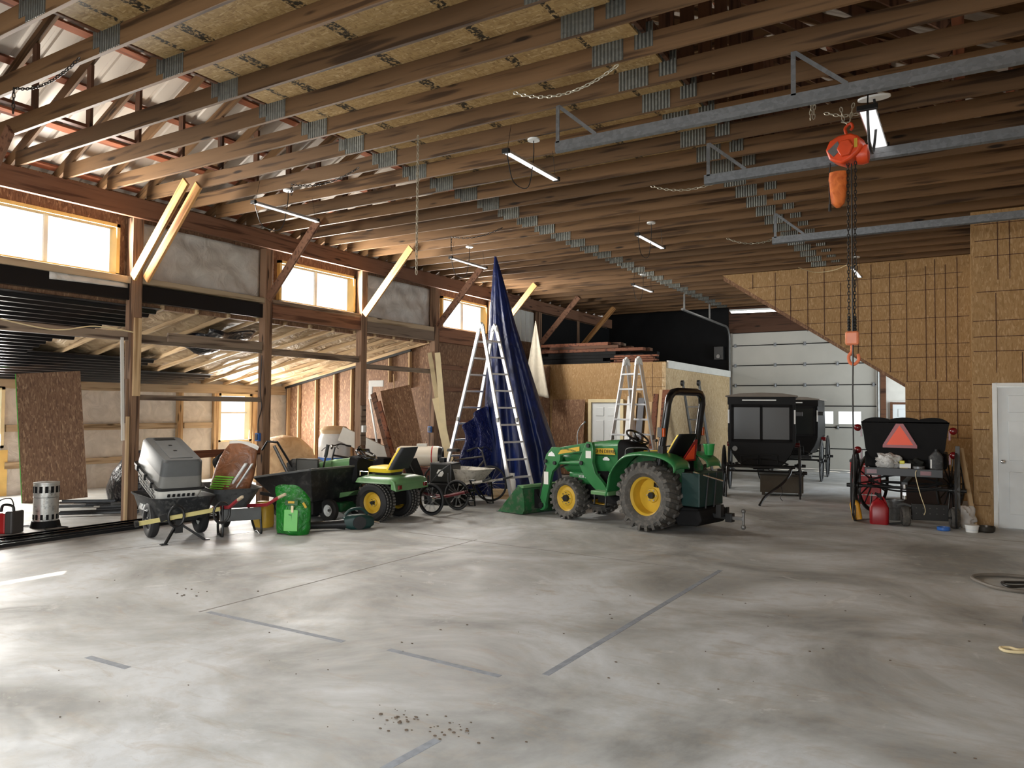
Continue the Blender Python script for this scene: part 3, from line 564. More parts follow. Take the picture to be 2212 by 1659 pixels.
m.build('nailing_lines', BLACKLINE, w2, 0)
wc = wall('wall_corner', [((.03, 13.4, 0), (.3, 13.5, 4.76)), ((.3, 13.4, 2.1), (1.3, 13.5, 4.76)), ((1.3, 13.4, 0), (XR, 13.5, 4.76)), ((.03, 13.5, 0), (.1, 16.96, 4.76))], OSB_W)
m = MB(); Y3 = 13.398
for z, x0, x1 in ((4.55, .08, .9), (4.3, .08, .9), (4.06, .08, .9), (3.52, .1, .9), (3.08, .05, .9), (2.84, .05, .9), (2.62, .05, .9), (2.12, .04, .28), (1.92, .1, .24), (1.7, .1, .24), (1.44, .04, .24), (1.0, .1, .24), (.74, .04, .24), (.5, .1, .24), (.3, .04, .24)): m.bb((x0, Y3-.002, z), (x1, Y3+.002, z+.009))
for x, z0, z1 in ((.37, 3.7, 4.7), (.52, 3.7, 4.7), (.34, 2.3, 3.5), (.66, 2.1, 2.6)): m.bb((x, Y3-.002, z0), (x+.009, Y3+.002, z1))
m.build('nailing_lines', BLACKLINE, wc, 0)
# --- wall of overhead doors on the camera's right, wall behind the camera; the gaps nearest it are added to let light in
wall('wall_right', [((XR, -7, 0), (XR+.1, -3.2, 4.9)), ((XR, -3.2, 3.6), (XR+.1, 1.6, 4.9)), ((XR, 1.6, 0), (XR+.1, 3.1, 4.9)), ((XR, 3.1, 3.6), (XR+.1, 6.7, 4.9)), ((XR, 6.7, 0), (XR+.1, 8.5, 4.9)), ((XR, 8.5, 3.6), (XR+.1, 12.1, 4.9)), ((XR, 12.1, 0), (XR+.1, 17.6, 4.9)), ((XR, 17.6, 3.4), (XR+.1, 22.8, 4.9)), ((XR, 22.8, 0), (XR+.1, 24, 4.9))], OSB_W)
for k, (a, b) in enumerate(((3.1, 6.7), (8.5, 12.1))): struct(MB().bb((XR+.02, a, 0), (XR+.07, b, 3.6)).build('door_%d' % (5+k), GDOOR, None, 0))
wall('wall_front', [((-16, -7, 0), (-8, -6.9, 8)), ((-8, -7, 3.8), (-1, -6.9, 8)), ((-1, -7, 0), (XR, -6.9, 8))], OSB_W)
for y in (-7, YB+.05): struct(MB().prism([(-10.78, 4.86), (XR+.1, 4.86), (XR+.1, 5.0), (XC, 8.2), (-10.78, 5.0)], y, y+.1).build('wall_gable', BLKM, None, 0))
# ================================================================== vehicles
def tyre(par, c, Rr, ri, w, mat, lugs=0, lugh=.03, name='wheel', ax=1):
    """tyre with its axle along local y; returned object carries rim parts"""
    h = w/2; x, y, z = c; b = Rr-lugh if lugs else Rr
    pr = [(ri, -h*.72), (ri+.3*(b-ri), -h*.98), (ri+.72*(b-ri), -h), (b-.012, -h*.86), (b, -h*.6), (b+.004, 0), (b, h*.6), (b-.012, h*.86), (ri+.72*(b-ri), h), (ri+.3*(b-ri), h*.98), (ri, h*.72)]
    m = MB().ring(pr, (0, 0, 0), (0, 1, 0), 48)
    for i in range(lugs):
        for s in (-1, 1):
            a0 = 2*math.pi*(i+(.5 if s > 0 else 0))/lugs; da = 2*math.pi/lugs*.95; wl = .2*2*math.pi/lugs*1.15
            def P(a, yy, r): return (r*math.cos(a), yy, r*math.sin(a))
            st = [(0., 0, b), (.5, .5, b), (.86, .98, b-.01), (1., 1.03, b-.1*Rr)]
            lo, hi = [], []
            for t, q, r in st:
                a = a0-t*da*.55
                lo.append((P(a-wl, s*h*q, r-.006), P(a+wl, s*h*q, r-.006))); hi.append((P(a-wl*.75, s*h*(q+(.03 if q > .9 else 0)), r+lugh*(1 if t < .95 else .5)), P(a+wl*.75, s*h*(q+(.03 if q > .9 else 0)), r+lugh*(1 if t < .95 else .5))))
            for k in range(3): m.hexa([lo[k][0], lo[k][1], lo[k+1][1], lo[k+1][0]], [hi[k][0], hi[k][1], hi[k+1][1], hi[k+1][0]])
    return m.build(name, mat, par, 30, loc=c)
def dish(par, ri, w, side, off, mat, hubr=.06, bolts=8, name='rim', hubm=None):
    """pressed wheel: flange, barrel, disc at depth off on the given side, hub"""
    s = side; h = w/2*.74
    m = MB().lathe([(ri+.012, s*h), (ri+.012, s*(h-.012)), (ri-.004, s*(h-.02)), (ri-.03, s*(h-.05)), (ri-.035, s*off), (hubr*2.1, s*(off+.012)), (hubr*1.9, s*(off+.03)), (hubr, s*(off+.03))], (0, 0, 0), (0, 1, 0), 40, caps=False)
    m.lathe([(ri+.012, -s*h), (ri-.03, -s*(h-.05)), (ri-.035, s*off)], (0, 0, 0), (0, 1, 0), 40, caps=False)
    r = m.build(name, mat, par, 30)
    hb = MB().cyl((0, s*(off-.01), 0), (0, s*(off+.075), 0), hubr, hubr*.92, 20)
    hb.build('hub', hubm or BLK, r)
    if bolts:
        q = MB()
        for i in range(bolts):
            a = 2*math.pi*i/bolts; q.cyl((hubr*1.55*math.cos(a), s*(off+.02), hubr*1.55*math.sin(a)), (hubr*1.55*math.cos(a), s*(off+.05), hubr*1.55*math.sin(a)), .011, n=6)
        q.build('wheel_bolts', CHROME, r)
    return r
# ---------------- compact tractor with loader
T = thing('tractor', 'green compact tractor with front loader, yellow wheels and black roll bar', 'tractor', (-3.78, 10.62, 0), R(167))
T.scale = (.95, 1, 1)
for s in (1, -1):
    w = tyre(T, (0, s*.45, .49), .49, .275, .41, RUB, 22, .038, 'rear_wheel'); dish(w, .275, .41, s, -.06, JYEL, .05, 6)
    w = tyre(T, (1.6, s*.42, .325), .325, .2, .26, RUB, 20, .026, 'front_wheel'); dish(w, .2, .26, s, .045, JYEL, .055, 8)
m = MB().bb((-.3, -.17, .3), (1.0, .17, .66)).bb((1.0, -.2, .34), (1.9, .2, .62)).cyl((0, -.4, .485), (0, .4, .485), .11).cyl((1.6, -.36, .32), (1.6, .36, .32), .07).bb((.95, -.24, .56), (1.5, .24, .8)).bb((.5, -.26, .28), (1.15, -.12, .4)).bb((.5, .12, .28), (1.15, .26, .4)); m.build('chassis', BLKM, T, 0, .01)
def hsec(x, w, z0, z1, r=.09, tuck=.05):
    q = rrect(w*2, z1-z0, r, 4, 0, (z0+z1)/2); return [(x, y*(1-tuck*max(0, ((z0+z1)/2-z))/((z1-z0)/2)), z) for y, z in q]
MB().loft([hsec(.74, .285, .72, 1.25, .1, .3), hsec(.98, .29, .7, 1.235, .1, .2), hsec(1.4, .275, .72, 1.185, .09), hsec(1.7, .255, .7, 1.12, .08), hsec(1.86, .23, .7, 1.07, .07), hsec(1.95, .18, .74, 1.02, .06)]).build('hood', JGRN, T, 40)
MB().loft([hsec(1.12, .25, .55, .74, .05), hsec(1.5, .25, .52, .72, .05), hsec(1.78, .22, .56, .72, .05)]).build('lower_cowl', JGRN, T, 40)
MB().loft([hsec(.5, .2, .8, 1.15, .06), hsec(.62, .25, .78, 1.22, .08), hsec(.745, .28, .74, 1.25, .1)]).build('dash_console', BLKM, T, 40)
for s in (1, -1):
    MB().prism([(.78, 1.02), (1.32, 1.02), (1.36, 1.1), (.82, 1.12)], s*.283, s*.292).build('stripe_decal', JYEL, T, 0)
    MB().bb((.80, s*.287-.004, .998), (1.85, s*.287+.004, 1.006)).build('hood_seam', BLK, T, 0) if s > 0 else None
rx = Euler((R(90), 0, R(180)))
text('JOHN DEERE', .075, BLK, T, (1.0, .293, 1.065), rx); text('3038 E', .06, WHITE, T, (1.48, .252, .65), rx)
MB().prism([(.9, .93), (1.02, .93), (1.03, .95), (.99, .98), (.94, .985), (.89, .95)], .288, .291).build('dealer_badge', WHITE, T, 0)
MB().tube(catmull([(1.75, .05, 1.1), (1.76, .05, 1.3), (1.7, .05, 1.42), (1.6, .05, 1.5)], 5), .008).ball((1.6, .05, 1.5), .02, 8).build('hood_whip', GALV, T)
MB().cyl((1.93, .3, .98), (1.93, .3, 1.08), .03, n=10).build('loader_light', JGRN2, T)
# loader
for s in (1, -1):
    y0, y1 = (.37, .44) if s > 0 else (-.44, -.37)
    P = [(1.13, 1.2), (1.24, 1.21), (1.3, 1.1), (1.385, .92), (1.38, .84), (1.3, .7), (1.12, .54), (.94, .42), (.78, .46), (.9, .6), (1.06, .74), (1.12, .9), (1.1, 1.08)]
    u = MB().prism(P, y0, y1).build('loader_mast', JGRN, T, 0, .006)
    yo = y1 if s > 0 else y0
    for x, z in ((1.19, 1.15), (1.33, .88)): MB().cyl((x, yo, z), (x, yo+s*.03, z), .032, n=14).build('pin', BLK, u)
    MB().bb((1.14, yo, .96), (1.25, yo+s*.003, 1.07)).build('warning_label', WHITEM, u, 0)
    c = (y0+y1)/2
    a = MB().beam((1.17, c, 1.14), (1.93, c, 1.015), .055, .13).prism([(1.78, 1.1), (1.98, 1.1), (2.1, .98), (2.15, .86), (2.1, .8), (1.98, .7), (1.86, .8), (1.8, .9)], y0, y1).beam((1.99, c, .92), (2.2, c, .17), .055, .14, (1, 0, 0)).cyl((2.2, y0, .16), (2.2, y1, .16), .085)
    a = a.build('loader_arm', JGRN, T, 20, .005)
    MB().cyl((2.2, yo, .16), (2.2, yo+s*.03, .16), .045).build('pin', BLK, a)
    for x, z in ((1.9, .85), (2.1, .87)): MB().cyl((x, yo, z), (x, yo+s*.03, z), .03).build('pin', BLK, a)
    MB().prism([(1.9, .955), (2.06, .955), (2.04, 1.0), (1.98, 1.03), (1.93, 1.0)], yo, yo+s*.003).build('badge', WHITE, a, 0)
    MB().bb((2.05, yo, .5), (2.15, yo+s*.003, .7)).build('warning_label', WHITEM, a, 0)
    st = MB().hexa([(1.38, yo, 1.06), (1.38, yo+s*.003, 1.06), (1.84, yo+s*.003, .99), (1.84, yo, .99)], [(1.38, yo, 1.13), (1.38, yo+s*.003, 1.13), (1.78, yo+s*.003, 1.06), (1.78, yo, 1.06)]).build('stripe_decal', JYEL, a, 0)
    if s > 0: text('JOHN DEERE', .045, JGRND, a, (1.58, yo+.004, 1.068), Euler((R(90), R(9.3), R(180))))
    MB().cyl((1.33, c, .88), (1.6, c, .865), .036).cyl((1.6, c, .865), (1.9, c, .85), .026).build('lift_cylinder', JGRN, T)
    MB().cyl((2.1, c+s*.0, .87), (2.2, c, .55), .034).cyl((2.2, c, .55), (2.28, c, .26), .02, n=12).build('tilt_cylinder', BLK, T)
    MB().tube(catmull([(1.85, c-s*.05, .78), (1.7, c-s*.06, .84), (1.5, c-s*.06, .9), (1.3, c-s*.05, .88)], 5), .012).build('hydraulic_hose', BLK, T)
MB().cyl((1.96, -.4, .9), (1.96, .4, .9), .045).build('cross_tube', JGRN, T)
BK = MB()
prof = [(2.5, .46), (2.4, .42), (2.36, .25), (2.35, .08), (2.4, .015), (2.6, .008), (2.98, .012)]
for y0, y1 in ((-.68, .68),):
    inn = [(x+.012, z+.012) for x, z in prof]; BK.prism(prof+inn[::-1], y0, y1)
for s in (-1, 1): BK.prism([(2.98, .012), (2.5, .47), (2.4, .42), (2.36, .25), (2.35, .08), (2.4, .012)], s*.68-.012, s*.68+.012)
b = BK.build('bucket', JGRND, T, 20)
MB().bb((2.38, -.69, .43), (2.52, .69, .47)).build('bucket_lip', JGRN2, b, 0, .004); MB().bb((2.9, -.69, .0), (3.02, .69, .016)).build('cutting_edge', STEEL, b, 0)
for s in (-1, 1): MB().prism([(2.36, .1), (2.36, .4), (2.2, .22), (2.2, .1)], s*.4-.05, s*.4+.05).build('bucket_bracket', BLKM, b, 0)
# operator station
for s in (1, -1):
    fp = [(.7, .46), (.66, .6), (.62, .78), (.5, .94), (.34, 1.05), (.1, 1.09), (-.15, 1.085), (-.35, 1.05), (-.5, .97), (-.52, .88)]
    fc = catmull([(x, 0, z) for x, z in fp], 3); m = MB()
    m.grid(lambda u, v: (fc[round(u*(len(fc)-1))].x, s*(.24+.4*v), fc[round(u*(len(fc)-1))].z-(.03 if v > .95 else 0)+.015*math.sin(math.pi*v)), len(fc)-1, 8)
    f = m.build('fender', JGRN, T, 50, 0, .018)
    MB().prism([(.68, .5), (.62, .78), (.5, .93), (.34, 1.04), (.1, 1.07), (-.15, 1.07), (-.35, 1.03), (-.45, .9), (-.4, .6)], s*.25-.008, s*.25+.008).build('fender_skirt', JGRND, T, 0)
    MB().bb((.66, s*.3-.03 if s > 0 else -.62, .44), (1.0, .62 if s > 0 else -.27, .5)).build('foot_platform', JGRN2, T, 0, .012)
    MB().tube([(.74, s*.56, .45), (.72, s*.6, .3)], .014).tube([(.96, s*.56, .45), (.94, s*.6, .3)], .014).bb((.68, s*.6-.05, .27), (.98, s*.6+.05, .295)).build('step', BLK, T, 0)
    MB().tube(catmull([(.42, s*.5, 1.03), (.4, s*.5, 1.13), (.2, s*.5, 1.16), (.02, s*.5, 1.15), (0, s*.5, 1.08)], 5), .013).build('grab_rail', BLK, T)
MB().bb((.2, -.25, .52), (.95, .25, .56)).build('deck_plate', BLKM, T, 0)
MB().bb((-.3, -.24, .6), (.3, .24, .98)).build('seat_mount', BLKM, T, 0, .02)
def bez(z, w, d): return [(x, y, z) for x, y in rrect(d, w, .06)]
st = MB().loft([[(x+.12, y, z) for x, y, z in bez(.98, .46, .46)], [(x+.12, y, z) for x, y, z in bez(1.06, .48, .48)], [(x+.12, y, z) for x, y, z in bez(1.1, .42, .42)]]).build('seat', SEATY, T, 50)
def bk(dx, th): return [[(-.12-.18*t+dx+(.5*th if k else 0), y, 1.0+.34*t) for (k, y) in ()] for t in ()]
secs = []
for t in (0, .35, .7, .92, 1.): 
    w = .44*(1-.35*max(0, t-.6)); secs.append([(-.1-.2*t+x, y, 1.02+.33*t) for x, y in rrect(.07, w, .03)])
MB().loft(secs).build('backrest', SEATY, st, 50); MB().loft([[(x-.045, y*1.08, z+.012) for x, y, z in q] for q in secs]).build('back_shell', BLKM, st, 50)
sm = MB().prism([(-.19, -.05), (.19, -.05), (.03, .29), (-.03, .29)], -.004, .004, 'yz').build('slow_vehicle_sign', SMVR, T, 0); sm.location = (-.37, 0, 1.02); sm.rotation_euler = (0, R(-24), 0)
MB().prism([(-.13, -.02), (.13, -.02), (0, .22)], -.0075, -.0045, 'yz').build('triangle', SMVO, sm, 0)
MB().cyl((.78, 0, 1.1), (.6, 0, 1.25), .05, n=12).build('steering_column', BLK, T)
sw = MB().torus((0, 0, 0), (0, 0, 1), .185, .016, 36); 
for a in (90, 210, 330): sw.beam((0, 0, -.03), (.18*math.cos(R(a)), .18*math.sin(R(a)), 0), .022, .012)
sw = sw.cyl((0, 0, -.05), (0, 0, -.01), .04).build('steering_wheel', BLKG, T); sw.location = (.57, 0, 1.29); sw.rotation_euler = (0, R(-32), 0)
MB().tube([(.35, -.22, 1.0), (.37, -.22, 1.22)], .008).ball((.37, -.22, 1.24), .025, 8).build('shift_lever', BLK, T)
pts = [(-.12, .46, .62), (-.15, .46, .9), (-.22, .46, 1.3), (-.30, .46, 1.79), (-.315, .43, 1.89), (-.32, .36, 1.95), (-.325, .26, 1.965), (-.325, -.26, 1.965), (-.32, -.36, 1.95), (-.315, -.43, 1.89), (-.30, -.46, 1.79), (-.22, -.46, 1.3), (-.15, -.46, .9), (-.12, -.46, .62)]
ro = MB().tube(pts, .055, 8).build('roll_bar', BLKG, T, 50)
for s in (1, -1):
    l = MB().bb((-.26, s*.525-.03, 1.32), (-.18, s*.525+.03, 1.46)).build('signal_housing', GREYP, ro, 0, .008); MB().bb((-.29, s*.525-.025, 1.33), (-.262, s*.525+.025, 1.45)).build('amber_lens', AMBER, l, 0, .006)
    MB().bb((-.25, s*.46-.058, 1.06), (-.17, s*.46+.058, 1.2)).build('fold_hinge', BLK, ro, 0, .006)
bxm = MB().bb((-.76, -.28, .38), (-.46, .36, .84)).build('ballast_box', TEAL, T, 0, .012)
for y in (-.1, .12): MB().beam((-.765, y, .84), (-.775, y+.1, .36), .018, .012).build('brace_strap', BLK, bxm, 0)
MB().cyl((-.7, .42, .86), (-.86, -.1, .72), .012, n=8).build('lift_rod', CHROME, T)
MB().bb((-.72, -.34, .14), (-.3, .34, .36)).prism([(-.8, .2), (-.72, .12), (-.4, .1), (-.3, .3), (-.75, .34)], -.36, .36).build('rear_hitch_frame', BLKM, T, 0, .02)
MB().beam((-.45, 0, .26), (-1.02, 0, .24), .07, .06).bb((-1.08, -.05, .18), (-.98, .05, .3)).build('drawbar', BLK, T, 0, .006)
hb = MB().beam((-1.05, 0, .24), (-1.24, 0, .24), .045, .045).build('ball_mount', STEEL, T, 0, .004)
MB().cyl((-1.24, 0, .14), (-1.24, 0, .34), .018).ball((-1.24, 0, .345), .032).ball((-1.24, 0, .13), .036).build('hitch_ball', STEEL, hb)
MB().bb((-.98, .08, .25), (-.9, .16, .42)).bb((-.93, -.16, .25), (-.9, -.1, .36)).build('link_arm', BLK, T, 0)
pl_ = thing('pail', 'small green pail on the rear of the tractor, beside the roll bar', 'bucket', (-3.76+.46*.9636-.56*-.0, 10.70, 0))
import mathutils
Tm = Matrix.Translation((-3.78, 10.62, 0)) @ Matrix.Rotation(R(167), 4, 'Z'); pl_.location = Tm @ Vector((-.4, -.46, 1.045))
MB().lathe([(.062, 0), (.08, .15), (.086, .15), (.086, .165), (.077, .165), (.058, .01), (0, .01)]).build('body', plain('pail_green', (30, 140, 62), .4), pl_, 40)
MB().tube([(.082*math.cos(a), .082*math.sin(a), .15-.06*math.sin(a/1.)*0+.0) for a in [math.pi*i/10 for i in range(11)]], .004, 5).build('bail', BLK, pl_)
# ---------------- lawn tractor
T = thing('lawn_tractor', 'green riding lawn tractor with a yellow seat behind the black cart', 'lawn tractor', (-7.63, 8.98, 0), R(185))
for s in (1, -1):
    w = tyre(T, (.05, s*.33, .285), .285, .16, .25, RUBD, 0, 0, 'rear_wheel'); dish(w, .16, .25, s, .02, JYEL, .03, 5)
    g = MB()
    for i in range(40):
        for k in (-1, 0, 1):
            a = 2*math.pi*(i+.5*(k % 2))/40; g.box((.287*math.cos(a), k*.075, .287*math.sin(a)), (.016, .05, .03), rot=Euler((0, -a, .5*(k or 1))))
    g.build('tread', RUB, w, 0)
    w = tyre(T, (1.2, s*.36, .2), .2, .1, .16, RUBD, 0, 0, 'front_wheel'); dish(w, .1, .16, s, .03, WHITE, .02, 0)
MB().bb((-.15, -.2, .22), (1.35, .2, .42)).cyl((.05, -.3, .285), (.05, .3, .285), .05).cyl((1.2, -.3, .2), (1.2, .3, .2), .03).build('chassis', BLKM, T, 0, .01)
MB().loft([hsec(.62, .22, .5, .93, .07), hsec(1.0, .22, .48, .88, .07), hsec(1.35, .21, .46, .82, .07), hsec(1.5, .16, .48, .76, .06)]).build('hood', JGRN2, T, 40)
for s in (-1, 1): MB().prism([(.75, .62), (1.3, .6), (1.3, .72), (.75, .76)], s*.223, s*.229).build('stripe_decal', JYEL, T, 0)
MB().loft([hsec(.5, .2, .55, .9, .06), hsec(.63, .23, .5, .955, .08)]).build('dash_console', BLKM, T, 40)
MB().loft([[(x, y, .64) for x, y in ()] or [(x+.0, y, .58) for x, y in rrect(.78, .92, .12)], [(x, y, .64) for x, y in rrect(.74, .86, .12)], [(x, y, .68) for x, y in rrect(.6, .5, .1)]]).build('fender_deck', JGRN2, T, 50)
fd = MB().prism([(-.4, .47), (-.36, .62), (-.3, .64), (-.3, .5)], -.44, .44).build('rear_apron', JGRN2, T, 0, .015)
for s in (-1, 1): MB().bb((-.412, s*.34-.04, .5), (-.385, s*.34+.04, .56)).build('tail_light', REDL, fd, 0, .006)
MB().prism([(.38, .44), (.5, .36), (.75, .3), (1.0, .3), (1.0, .34), (.55, .42)], -.42, .42).build('footrest', JGRN2, T, 0, .01)
MB().bb((.55, -.5, .12), (1.1, .5, .26)).build('mower_deck', JGRND, T, 0, .03)
s_ = MB().loft([[(x+.1, y, .72) for x, y in rrect(.4, .42, .08)], [(x+.1, y, .78) for x, y in rrect(.44, .46, .09)], [(x+.1, y, .81) for x, y in rrect(.36, .38, .08)]]).build('seat', SEATY, T, 50)
secs = []
for t in (0, .3, .6, .85, 1.): w = .44*(1-.3*max(0, t-.5)); secs.append([(-.08-.2*t+x, y, .76+.34*t) for x, y in rrect(.08, w, .03)])
MB().loft(secs).build('backrest', SEATY, s_, 50); MB().loft([[(x-.05, y*1.07, z+.008) for x, y, z in q] for q in secs]).build('back_shell', plain('seat_shell', (44, 46, 50), .6), s_, 50)
MB().bb((-.1, -.14, .66), (.2, .14, .72)).build('seat_spring', BLK, T, 0); MB().tube([(.3, .38, .68), (.3, .38, .74), (.15, .38, .74), (.15, .38, .68)], .012).build('lever_guard', CHROME, T)
MB().cyl((.6, 0, .85), (.5, 0, .95), .025, n=10).build('steering_column', BLK, T)
q = MB().torus((0, 0, 0), (0, 0, 1), .17, .015, 32)
for a in (0, 120, 240): q.beam((0, 0, -.03), (.165*math.cos(R(a)), .165*math.sin(R(a)), 0), .025, .012)
q = q.ball((.17, 0, .03), .03, 8).build('steering_wheel', BLKG, T); q.location = (.48, 0, .965); q.rotation_euler = (0, R(-28), 0)
# ---------------- horse buggies and the open carriage
def spoked(par, c, Rr, name='wheel', n=14, cant=1):
    w = MB().ring([(Rr, -.014), (Rr, .014), (Rr-.022, .016), (Rr-.045, .014), (Rr-.045, -.014), (Rr-.022, -.016)], (0, 0, 0), (0, 1, 0), 44).build(name, BLK, par, 30, loc=c)
    MB().ring([(Rr+.012, -.013), (Rr+.012, .013), (Rr-.001, .014), (Rr-.001, -.014)], (0, 0, 0), (0, 1, 0), 44).build('tyre', RUBD, w, 30)
    m = MB()
    for i in range(n): a = 2*math.pi*i/n; m.cyl((.04*math.cos(a), .0, .04*math.sin(a)), ((Rr-.04)*math.cos(a), 0, (Rr-.04)*math.sin(a)), .015, .011, 6, False)
    m.build('spokes', BLK, w); MB().lathe([(0, -.1), (.03, -.095), (.035, -.05), (.055, -.035), (.055, .035), (.035, .05), (.03, .13), (0, .135)], (0, 0, 0), (0, cant, 0), 16).build('hub', BLK, w); return w
def buggy(label, loc, rz, shafts):
    T = thing('horse_buggy', label, 'buggy', loc, rz, 'closed black buggies')
    for x in (.62, -.95):
        for s in (1, -1): spoked(T, (x, s*.71, .53 if x < 0 else .5), .53 if x < 0 else .5, 'wheel', 14, s)
        MB().cyl((x, -.7, .51), (x, .7, .51), .022, n=8).build('axle', BLK, T)
        for k in (-1, 1): MB().tube(catmull([(x, -.5, .66), (x, -.25, .66+k*.07), (x, .0, .66+k*.09), (x, .25, .66+k*.07), (x, .5, .66)], 4), .016, 6).build('leaf_spring', BLK, T)
    side = [(.36, .62), (.44, .68), (.56, .86), (.63, 1.06), (.64, 1.3), (.62, 1.98)]
    pf = [(-y, z) for y, z in reversed(side)]+side
    body = MB().prism(pf[::1], -1.1, .62, 'yz')
    body = body.build('body', BUGB, T, 20, .012)
    MB().prism([(-.68, 1.975), (.68, 1.975), (.68, 2.0), (.4, 2.045), (0, 2.06), (-.4, 2.045), (-.68, 2.0)], -1.18, .72, 'yz').build('roof', plain('buggy_roof', (120, 112, 102), .6), T, 0, .006)
    MB().bb((.615, -.64, 1.82), (.64, .64, 1.97)).build('front_valance', BUGB, T, 0); f = MB()
    for a, b in (((-.57, 1.1), (-.52, 1.82)), ((.52, 1.1), (.57, 1.82)), ((-.025, 1.1), (.025, 1.82)), ((-.57, 1.08), (.57, 1.14)), ((-.57, 1.77), (.57, 1.83))): f.bb((.622, a[0], a[1]), (.645, b[0], b[1]))
    f.build('window_frame', BLKM, T, 0)
    for y in (-.27, .27): MB().bb((.624, y-.25, 1.13), (.632, y+.25, 1.78)).build('window_pane', plain('buggy_glass', (24, 29, 29), .3, 0, .3, 1.5), T, 0)
    r = []
    for a, b in (((-.36, 1.9), (.28, 1.925)), ((.605, 1.45), (.635, 1.72)), ((-.635, 1.45), (-.605, 1.72))): MB().bb((.642, a[0], a[1]), (.65, b[0], b[1])).build('reflector_strip', WHITE, T, 0)
    for s in (-1, 1): MB().cyl((-.3, s*.62, 1.0), (-.3, s*.72, 1.0), .05, n=12).build('side_lamp', REDL, T)
    MB().bb((.55, .64, 1.6), (.7, .76, 1.69)).build('mirror', BLK, T, 0, .01); MB().cyl((.64, -.5, .95), (.66, -.5, .95), .05).build('head_lamp', STEEL, T)
    MB().tube([(.66, .3, .66), (.7, .3, .84), (.7, -.02, .84), (.66, -.02, .66)], .01, 6).tube([(.66, -.06, .66), (.7, -.06, .82), (.7, -.38, .82), (.66, -.38, .66)], .01, 6).build('dash_rail', BLK, T)
    MB().beam((-1.05, 0, .58), (.75, 0, .58), .3, .05).build('reach', BLKM, T, 0)
    if shafts:
        MB().tube([(.95, .62, .62), (.95, -.62, .62)], .022, 8).beam((.62, .5, .52), (.95, .58, .62), .03, .03).beam((.62, -.5, .52), (.95, -.58, .62), .03, .03).build('shaft_crossbar', BLK, T)
        MB().tube(catmull([(.95, -.6, .62), (1.0, -.62, .6), (1.06, -.62, .45), (1.1, -.63, .24), (1.12, -.64, .03)], 5), [.022]*12+[.02]*9).build('shaft', BLK, T)
        MB().tube(catmull([(.95, .55, .62), (1.15, .52, .5), (1.4, .4, .36), (1.6, .24, .24), (1.85, .1, .14), (2.1, .02, .02)], 5), .024).build('shaft', BLK, T)
        MB().tube(catmull([(1.5, .36, .34), (1.53, .4, .22), (1.55, .36, .12), (1.56, .4, .05)], 5), .006, 5).build('harness_strap', BLK, T)
    else: MB().bb((.66, -.5, .55), (.9, .5, .62)).build('step_board', BLK, T, 0)
    return T
buggy('closed black buggy facing the camera, nearest of the two, its shafts down on the floor', (-3.65, 15.89, 0), R(-79), True)
buggy('closed black buggy standing behind the nearer buggy, its right wheels showing', (-3.85, 20.18, 0), R(-86.5), False)
cr = thing('crate', 'grey open crate on the floor under the nearest closed buggy', 'crate', (-3.3, 16.0, 0), R(12)); m = MB()
m.bb((-.4, -.2, .06), (.4, .2, .08)).bb((-.4, -.21, .06), (.4, -.19, .4)).bb((-.4, .19, .06), (.4, .21, .4)).bb((-.41, -.21, .06), (-.39, .21, .4)).bb((.39, -.21, .06), (.41, .21, .4)).bb((-.38, -.18, 0), (-.32, .18, .06)).bb((.32, -.18, 0), (.38, .18, .06)); m.build('box', plain('crate_grey', (104, 98, 88), .8), cr, 0, .006); MB().bb((-.43, -.23, .4), (.43, .23, .43)).build('lid', plain('crate_lid', (84, 80, 72), .8), cr, 0, .006)
# open carriage seen from behind
T = thing('open_carriage', 'black open carriage seen from behind, with a slow vehicle triangle on its seat', 'carriage', (-.87, 12.95, 0), R(90))
CX = T
for x, rr in ((0, .545), (1.45, .5)):
    for s in (1, -1):
        w = spoked(T, (x, s*(.68 if x == 0 else .58), rr), rr, 'wheel', 14, s)
        if x: w.rotation_euler = (0, 0, R(-22))
    MB().cyl((x, -.68, rr), (x, .68, rr), .024, n=10).build('axle', BLK, T)
for k in (-1, 1): MB().tube(catmull([(0, -.5, .64), (0, -.25, .64+k*.07), (0, .0, .64+k*.1), (0, .25, .64+k*.07), (0, .5, .64)], 4), .017, 6).build('leaf_spring', BLK, T)
MB().beam((0, 0, .6), (1.5, 0, .6), .08, .06).build('reach', BLK, T, 0)
MB().bb((-.28, -.5, .78), (1.5, .5, .84)).build('bed', BLK, T, 0, .008)
tg = MB().bb((-.31, -.52, .74), (-.281, .52, .86)).build('tailboard', BLK, T, 0, .006)
for y in (-.3, .42): MB().bb((-.316, y-.07, .77), (-.311, y+.07, .83)).build('red_reflector', REDL, tg, 0)
q = [(-.46, 1.0), (.46, 1.0), (.54, 1.15), (.57, 1.4), (.6, 1.56)]; tp = [(.6-1.2*i/36, 1.6+.035*abs(math.sin(3*math.pi*i/36))**.6+(-.05*(1-math.sin(math.pi*i/36))**6)) for i in range(37)]
sb = MB().prism(q+tp+[(-.6, 1.56), (-.57, 1.4), (-.54, 1.15)], .02, .14, 'yz').build('seat_back', BLKM, T, 30, .02)
sb.location = (.0, 0, -.02)
MB().bb((.1, -.56, .84), (.75, .56, 1.08)).build('seat_box', BLKM, T, 0, .02)
sg = MB().prism([(-.235, .0), (.235, 0), (.235, .04), (.05, .37), (-.05, .37), (-.235, .04)], -.004, .004, 'yz').build('slow_vehicle_sign', SMVR, T, 0); sg.location = (.005, .06, 1.15)
MB().prism([(-.185, .045), (.185, .045), (0, .345)], -.008, -.0045, 'yz').build('triangle', SMVO, sg, 0)
